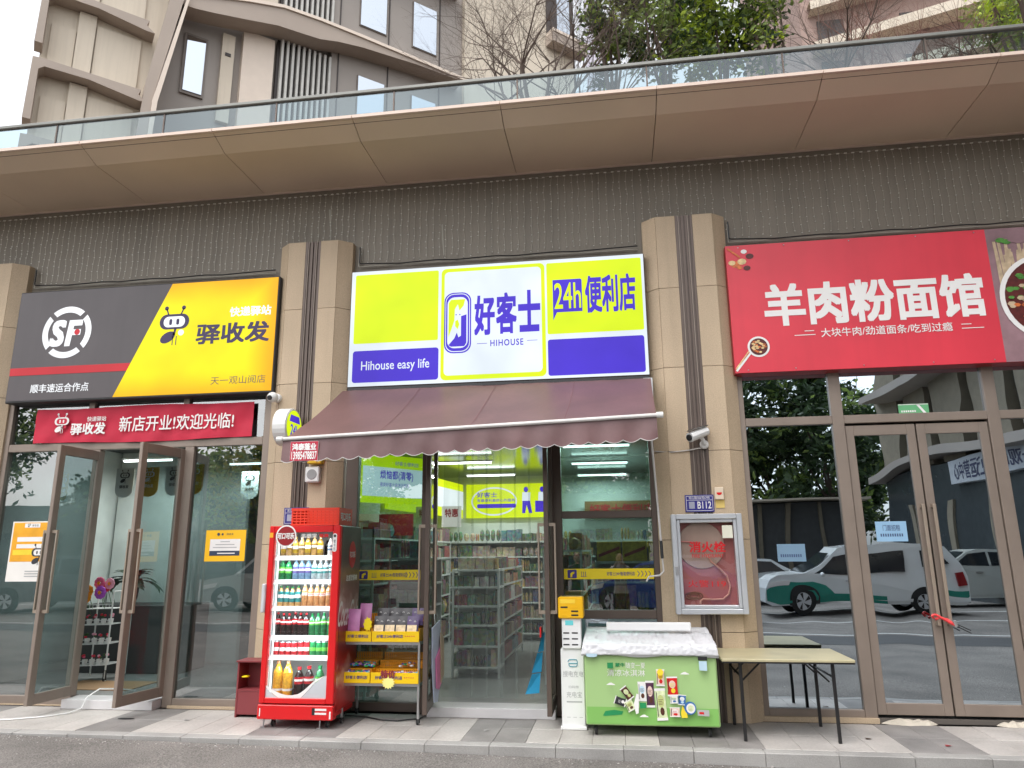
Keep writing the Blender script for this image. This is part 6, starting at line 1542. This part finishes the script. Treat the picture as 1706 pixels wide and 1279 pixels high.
def car(x, y, L_, H_, W_, col, lab, kind='suv', lower=None, face=-1, rz=0, name='parked_car'):
    """built along +x with the nose at x=0, then placed; face -1: nose to the left"""
    t = E(name, (0,0,0), lab, 'van' if kind == 'van' else 'car', 'vehicles parked across the road')
    ORG[t.name] = Vector((0,0,0))
    if kind == 'van': body = [(0,.32),(.02,.62),(.10,.86),(.28,.98),(.95,1.10),(1.62,1.62),(1.85,1.78),(2.4,1.86),(4.0,1.86),(4.35,1.80),(4.62,1.25),(4.72,.95),(4.72,.40),(4.6,.30),(.15,.26)]; wh = (.88,3.72)
    elif kind == 'sedan': body = [(0,.34),(.03,.66),(.25,.80),(1.1,.95),(1.75,1.36),(2.2,1.45),(3.0,1.43),(3.75,1.08),(4.4,1.0),(4.55,.85),(4.55,.40),(4.4,.28),(.15,.26)]; wh = (.85,3.6)
    else: body = [(0,.36),(.03,.72),(.22,.92),(1.05,1.06),(1.72,1.55),(2.1,1.66),(3.5,1.64),(4.15,1.22),(4.45,1.10),(4.5,.9),(4.5,.42),(4.35,.30),(.15,.28)]; wh = (.85,3.55)
    kx, kz = L_/body[10][0] if False else L_/max(p[0] for p in body), H_/max(p[1] for p in body)
    P_ = [(a*kx,b*kz) for a,b in body]; belt = 1.0*kz
    def half(z): return W_/2*(1-.22*max(0,(z-belt)/(H_-belt+.01))) - (.03 if z < .4 else 0)
    paint = mat('paint_'+str(len(MATS)), col, .25, var=.02, coat=.6); glassd = MATS.get('dark_car_glass') or mat('dark_car_glass', (.02,.025,.03,1), .08, spec=.8)
    nP = len(P_); vs = [(a,-half(b),b) for a,b in P_]+[(a,half(b),b) for a,b in P_]+[(a,-half(b)*.9,b+.0) for a,b in P_]
    m = MB(); b0 = [(a,-half(b),b) for a,b in P_]; b1 = [(a,half(b),b) for a,b in P_]
    m.add(b0+b1,[(i,nP+i,nP+(i+1)%nP,(i+1)%nP) for i in range(nP)])
    bm_ = bmesh.new(); 
    m.f.append(tuple(range(nP))); m.m.append(0); m.f.append(tuple(range(2*nP-1,nP-1,-1))); m.m.append(0)
    bm_.free(); m.build('body', paint, t)
    r = .33*kz
    def side_poly(pts, mm, nm, eps=.006):
        for sg in (-1,1):
            k = MB(); n_ = len(pts); k.add([(a,sg*(half(b)+eps),b) for a,b in pts]+[(a,sg*(half(b)-.05),b) for a,b in pts],[tuple(range(n_)),tuple(range(2*n_-1,n_-1,-1))]+[(i,n_+i,n_+(i+1)%n_,(i+1)%n_) for i in range(n_)]); k.build(nm, mm, t)
    for w_ in wh:
        cx_ = w_*kx; arch = [(cx_+(r+.07)*math.cos(a),.34*kz+(r+.07)*math.sin(a)) for a in [math.pi*i/14 for i in range(15)]]
        side_poly(arch+[(cx_-(r+.07),.27),(cx_+(r+.07),.27)], black, 'wheel_arch', .008)
        for sg in (-1,1):
            yy = sg*(W_/2-.09); wm = MB().lathe([(.05,-.1),(r*.62,-.105),(r*.64,-.09),(r*.97,-.09),(r,-.06),(r,.06),(r*.97,.09),(r*.64,.09),(r*.62,.105),(.05,.1)],(cx_,yy,r),20,axis='y',mis=[1,0,0,0,0,0,0,0,1,1])
            for q in range(5):
                a = q*2*math.pi/5; wm.add([(cx_+.1*r*math.cos(a),yy+sg*.108,r+.1*r*math.sin(a)),(cx_+.6*r*math.cos(a+.28),yy+sg*.108,r+.6*r*math.sin(a+.28)),(cx_+.6*r*math.cos(a+.75),yy+sg*.108,r+.6*r*math.sin(a+.75))],[(0,1,2)],0)
            wm.build('wheel', [rubber, alum_l], t)
    if kind == 'van':
        side_poly([(1.15*kx,1.10*kz),(1.70*kx,1.60*kz),(2.02*kx,1.66*kz),(2.02*kx,1.12*kz)], glassd,'side_window'); side_poly([(2.12*kx,1.12*kz),(2.12*kx,1.68*kz),(3.35*kx,1.68*kz),(3.35*kx,1.15*kz)], glassd,'side_window'); side_poly([(3.72*kx,1.22*kz),(3.72*kx,1.68*kz),(4.12*kx,1.66*kz),(4.38*kx,1.26*kz)], glassd,'side_window')
        ws = ((.98,1.12),(1.62,1.66))
    elif kind == 'sedan':
        side_poly([(1.25*kx,.98*kz),(1.80*kx,1.32*kz),(2.4*kx,1.38*kz),(2.4*kx,.98*kz)], glassd,'side_window'); side_poly([(2.48*kx,.98*kz),(2.48*kx,1.38*kz),(3.0*kx,1.36*kz),(3.5*kx,1.02*kz)], glassd,'side_window'); ws = ((1.15,.98),(1.74,1.37))
    else:
        side_poly([(1.25*kx,1.10*kz),(1.78*kx,1.50*kz),(2.35*kx,1.56*kz),(2.35*kx,1.10*kz)], glassd,'side_window'); side_poly([(2.43*kx,1.10*kz),(2.43*kx,1.56*kz),(3.4*kx,1.55*kz),(3.85*kx,1.16*kz)], glassd,'side_window'); ws = ((1.12,1.10),(1.72,1.57))
    (a0,b0_),(a1,b1_) = ws; m = MB(); a0*=kx;a1*=kx;b0_*=kz;b1_*=kz
    m.add([(a0-.01,-half(b0_)+.1,b0_+.01),(a0-.01,half(b0_)-.1,b0_+.01),(a1-.01,half(b1_)-.1,b1_+.01),(a1-.01,-half(b1_)+.1,b1_+.01)],[(0,1,2,3)]); m.build('windscreen', glassd, t)
    side_poly([(.02*kx+.02,.62*kz),(.12*kx,.76*kz),(.62*kx,.84*kz),(.55*kx,.70*kz)], rs_white, 'headlight', .012)
    side_poly([(L_-.28,.78*kz),(L_-.30,1.02*kz),(L_-.12,1.05*kz),(L_-.04,.80*kz)], redd, 'tail_light', .012)
    side_poly([(1.9*kx,.92*kz),(2.12*kx,.93*kz),(2.12*kx,.89*kz),(1.9*kx,.88*kz)], steel, 'door_handle', .02)
    for sg in (-1,1): MB().ell((1.30*kx,sg*(W_/2+.10),1.08*kz),(.07,.10,.08),8,6).build('mirror', paint, t, smooth=True)
    if lower:
        lm = mat('lower_paint_'+str(len(MATS)), lower, .3, coat=.5)
        side_poly([(.05,.36*kz),(.04,.58*kz),(.30*kx,.74*kz),(.62*kx,.80*kz),(1.1*kx,.82*kz),(1.35*kx,.70*kz),(1.55*kx,.47*kz),(2.9*kx,.47*kz),(2.9*kx,.29*kz),(.3*kx,.28*kz)], lm, 'lower_panel', .004)
        side_poly([(4.0*kx,.66*kz),(4.70*kx,.68*kz),(4.71*kx,.36*kz),(4.0*kx,.36*kz)], lm, 'lower_panel', .004)
    t.rotation_euler.z = math.radians(180) if face == 1 else math.radians(rz); t.location = (x,y,road_z(max(-9,min(6,x)))+.003)
    return t
car(4.2,-15.2,5.45,1.94,1.78,S(236,240,240,.95),'white minivan with teal lower panels across the road','van',S(20,150,130,.85),name='parked_van')
car(2.2,-19.5,4.6,1.48,1.8,S(226,230,232,.85),'white sedan parked behind the front of the minivan','sedan')
car(9.6,-19.0,4.7,1.80,1.85,S(216,220,214,.85),'white off-road car parked behind the rear of the minivan')
car(-12.5,-13.6,4.5,1.72,1.82,S(190,192,190,.85),'silver car parked opposite the parcel shop window')
car(-19.5,-13.3,4.6,1.70,1.82,S(120,122,124,.85),'dark silver car parked opposite the left edge of the parcel shop','suv')
car(-.4,-14.6,4.4,1.50,1.8,S(30,70,170,.85),'blue car parked opposite the ice cream freezer','sedan',rz=35)
car(-.2,-19.3,4.5,1.62,1.8,S(222,226,230,.85),'white car parked behind the blue car','suv')

# ------------------------------------------------------------------ two people standing on the road (seen in the store window)
def person(x, y, lab, coat, trousers, hair, arms, seed=0, h=1.70):
    t = E('person', (x,y,road_z(x)), lab, 'person', 'people standing on the road')
    zf = road_z(x)
    J = {'pelvis':((0,0,.92),.135),'waist':((0,0,1.08),.125),'chest':((0,.01,1.28),.155),'neck':((0,0,1.45),.06),'chin':((0,.015,1.52),.058)}
    edges = [('pelvis','waist'),('waist','chest'),('chest','neck'),('neck','chin')]
    for s, sg in (('l',-1),('r',1)):
        J['hip'+s]=((sg*.10,0,.86),.105); J['knee'+s]=((sg*.11,.02,.48),.07); J['ankle'+s]=((sg*.12,-.02,.09),.05); J['toe'+s]=((sg*.14,.14,.035),.038)
        J['sh'+s]=((sg*.18,0,1.39),.075); a = arms[s]
        J['el'+s]=(a[0],.05); J['wr'+s]=(a[1],.036); J['pa'+s]=(a[2],.034)
        edges += [('pelvis','hip'+s),('hip'+s,'knee'+s),('knee'+s,'ankle'+s),('ankle'+s,'toe'+s),('chest','sh'+s),('sh'+s,'el'+s),('el'+s,'wr'+s),('wr'+s,'pa'+s)]
        for f_ in range(4):
            k = f'f{s}{f_}'; d = Vector(a[2])-Vector(a[1]); d.normalize(); base = Vector(a[2])+d*.02+Vector(((f_-1.5)*.018,0,0)); J[k]=(tuple(base+d*.03),.011); J[k+'t']=(tuple(base+d*(.055+.008*(f_ in (1,2)))+Vector((0,.012,0))),.009)
            edges += [('pa'+s,k),(k,k+'t')]
        k = f'th{s}'; J[k]=(tuple(Vector(a[2])+Vector((-sg*.045,.01,0))),.012); edges.append(('pa'+s,k))
    names = list(J); me = bpy.data.meshes.new('body'); me.from_pydata([(J[n_][0][0],J[n_][0][1],J[n_][0][2]) for n_ in names],[(names.index(a),names.index(b)) for a,b in edges],[])
    o = bpy.data.objects.new('body', me); COL.objects.link(o); o.parent = t
    md = o.modifiers.new('skin','SKIN'); sk = me.skin_vertices[0].data if me.skin_vertices else None
    if sk is None:
        bm_ = bmesh.new(); bm_.from_mesh(me); lay = bm_.verts.layers.skin.verify(); bm_.to_mesh(me); bm_.free(); sk = me.skin_vertices[0].data
    for i, n_ in enumerate(names): sk[i].radius = (J[n_][1],J[n_][1]*(.8 if n_ in ('chest','waist','pelvis') else 1)); sk[i].use_root = n_ == 'pelvis'
    ss = o.modifiers.new('sub','SUBSURF'); ss.levels = 1; ss.render_levels = 1
    # clothes follow height: trousers below, coat above, skin on hands and neck
    m = bpy.data.materials.new('clothed_body_'+str(len(MATS))); MATS[m.name] = m; m.use_nodes = True
    n = m.node_tree.nodes; l = m.node_tree.links; p = n['Principled BSDF']; p.inputs['Roughness'].default_value = .8
    tc = n.new('ShaderNodeTexCoord'); sp = n.new('ShaderNodeSeparateXYZ'); l.new(tc.outputs['Object'], sp.inputs[0]); cr = n.new('ShaderNodeValToRGB'); cr.color_ramp.interpolation = 'CONSTANT'
    mr = n.new('ShaderNodeMapRange'); mr.inputs[1].default_value = 0; mr.inputs[2].default_value = 2; l.new(sp.outputs['Z'], mr.inputs[0]); l.new(mr.outputs[0], cr.inputs[0])
    e = cr.color_ramp.elements; e[0].position = 0; e[0].color = (.03,.03,.03,1); e[1].position = .05; e[1].color = trousers; a_ = e.new(.42); a_.color = coat; a_ = e.new(.735); a_.color = (.5,.32,.24,1)
    l.new(cr.outputs[0], p.inputs['Base Color']); me.materials.append(m)
    skin = MATS.get('skin') or mat('skin', (.52,.34,.25,1), .6, var=.03)
    hd = MB(); hz = 1.62
    hd.ell((0,.01,hz),(.078,.092,.115),14,10); hd.ell((0,.10,hz-.015),(.014,.02,.02),6,4)
    for sg in (-1,1): hd.ell((sg*.08,0,hz-.01),(.012,.02,.03),6,4); hd.ell((sg*.03,.088,hz+.012),(.014,.01,.008),6,4,1)
    hd.ell((0,.092,hz-.055),(.025,.008,.007),6,4,2)
    hb = MB(); hb.ell((0,-.015,hz+.03),(.09,.098,.105),14,10)
    h1_ = hd.build('head', [skin, MATS['dark_print'], redd], None, smooth=True); h1_.parent = t
    h2_ = hb.build('hair', hair, None, smooth=True); h2_.parent = t
    return t
hairm = mat('black_hair', (.012,.011,.012,1), .6)
person(.03,-8.62,'person in a pale grey coat holding a phone up in both hands',(.42,.41,.40,1),(.03,.03,.035,1),hairm,
    {'l':((-.25,.08,1.18),(-.12,.30,1.42),(-.07,.36,1.52)),'r':((.25,.08,1.18),(.12,.30,1.42),(.07,.36,1.52))})
ph = E('phone', (.03,-8.22,1.66), 'black phone held up by the person in the grey coat', 'phone'); MB().bbox(-.05,.11,-8.245,-8.235,1.62,1.70,.002).build('phone_body', black, ph)
person(-.92,-8.75,'person in a dark jacket standing beside the photographer',(.025,.025,.028,1),(.02,.022,.03,1),hairm,
    {'l':((-.27,.0,1.12),(-.26,.06,.90),(-.26,.10,.82)),'r':((.27,.0,1.12),(.26,.06,.90),(.26,.10,.82))})
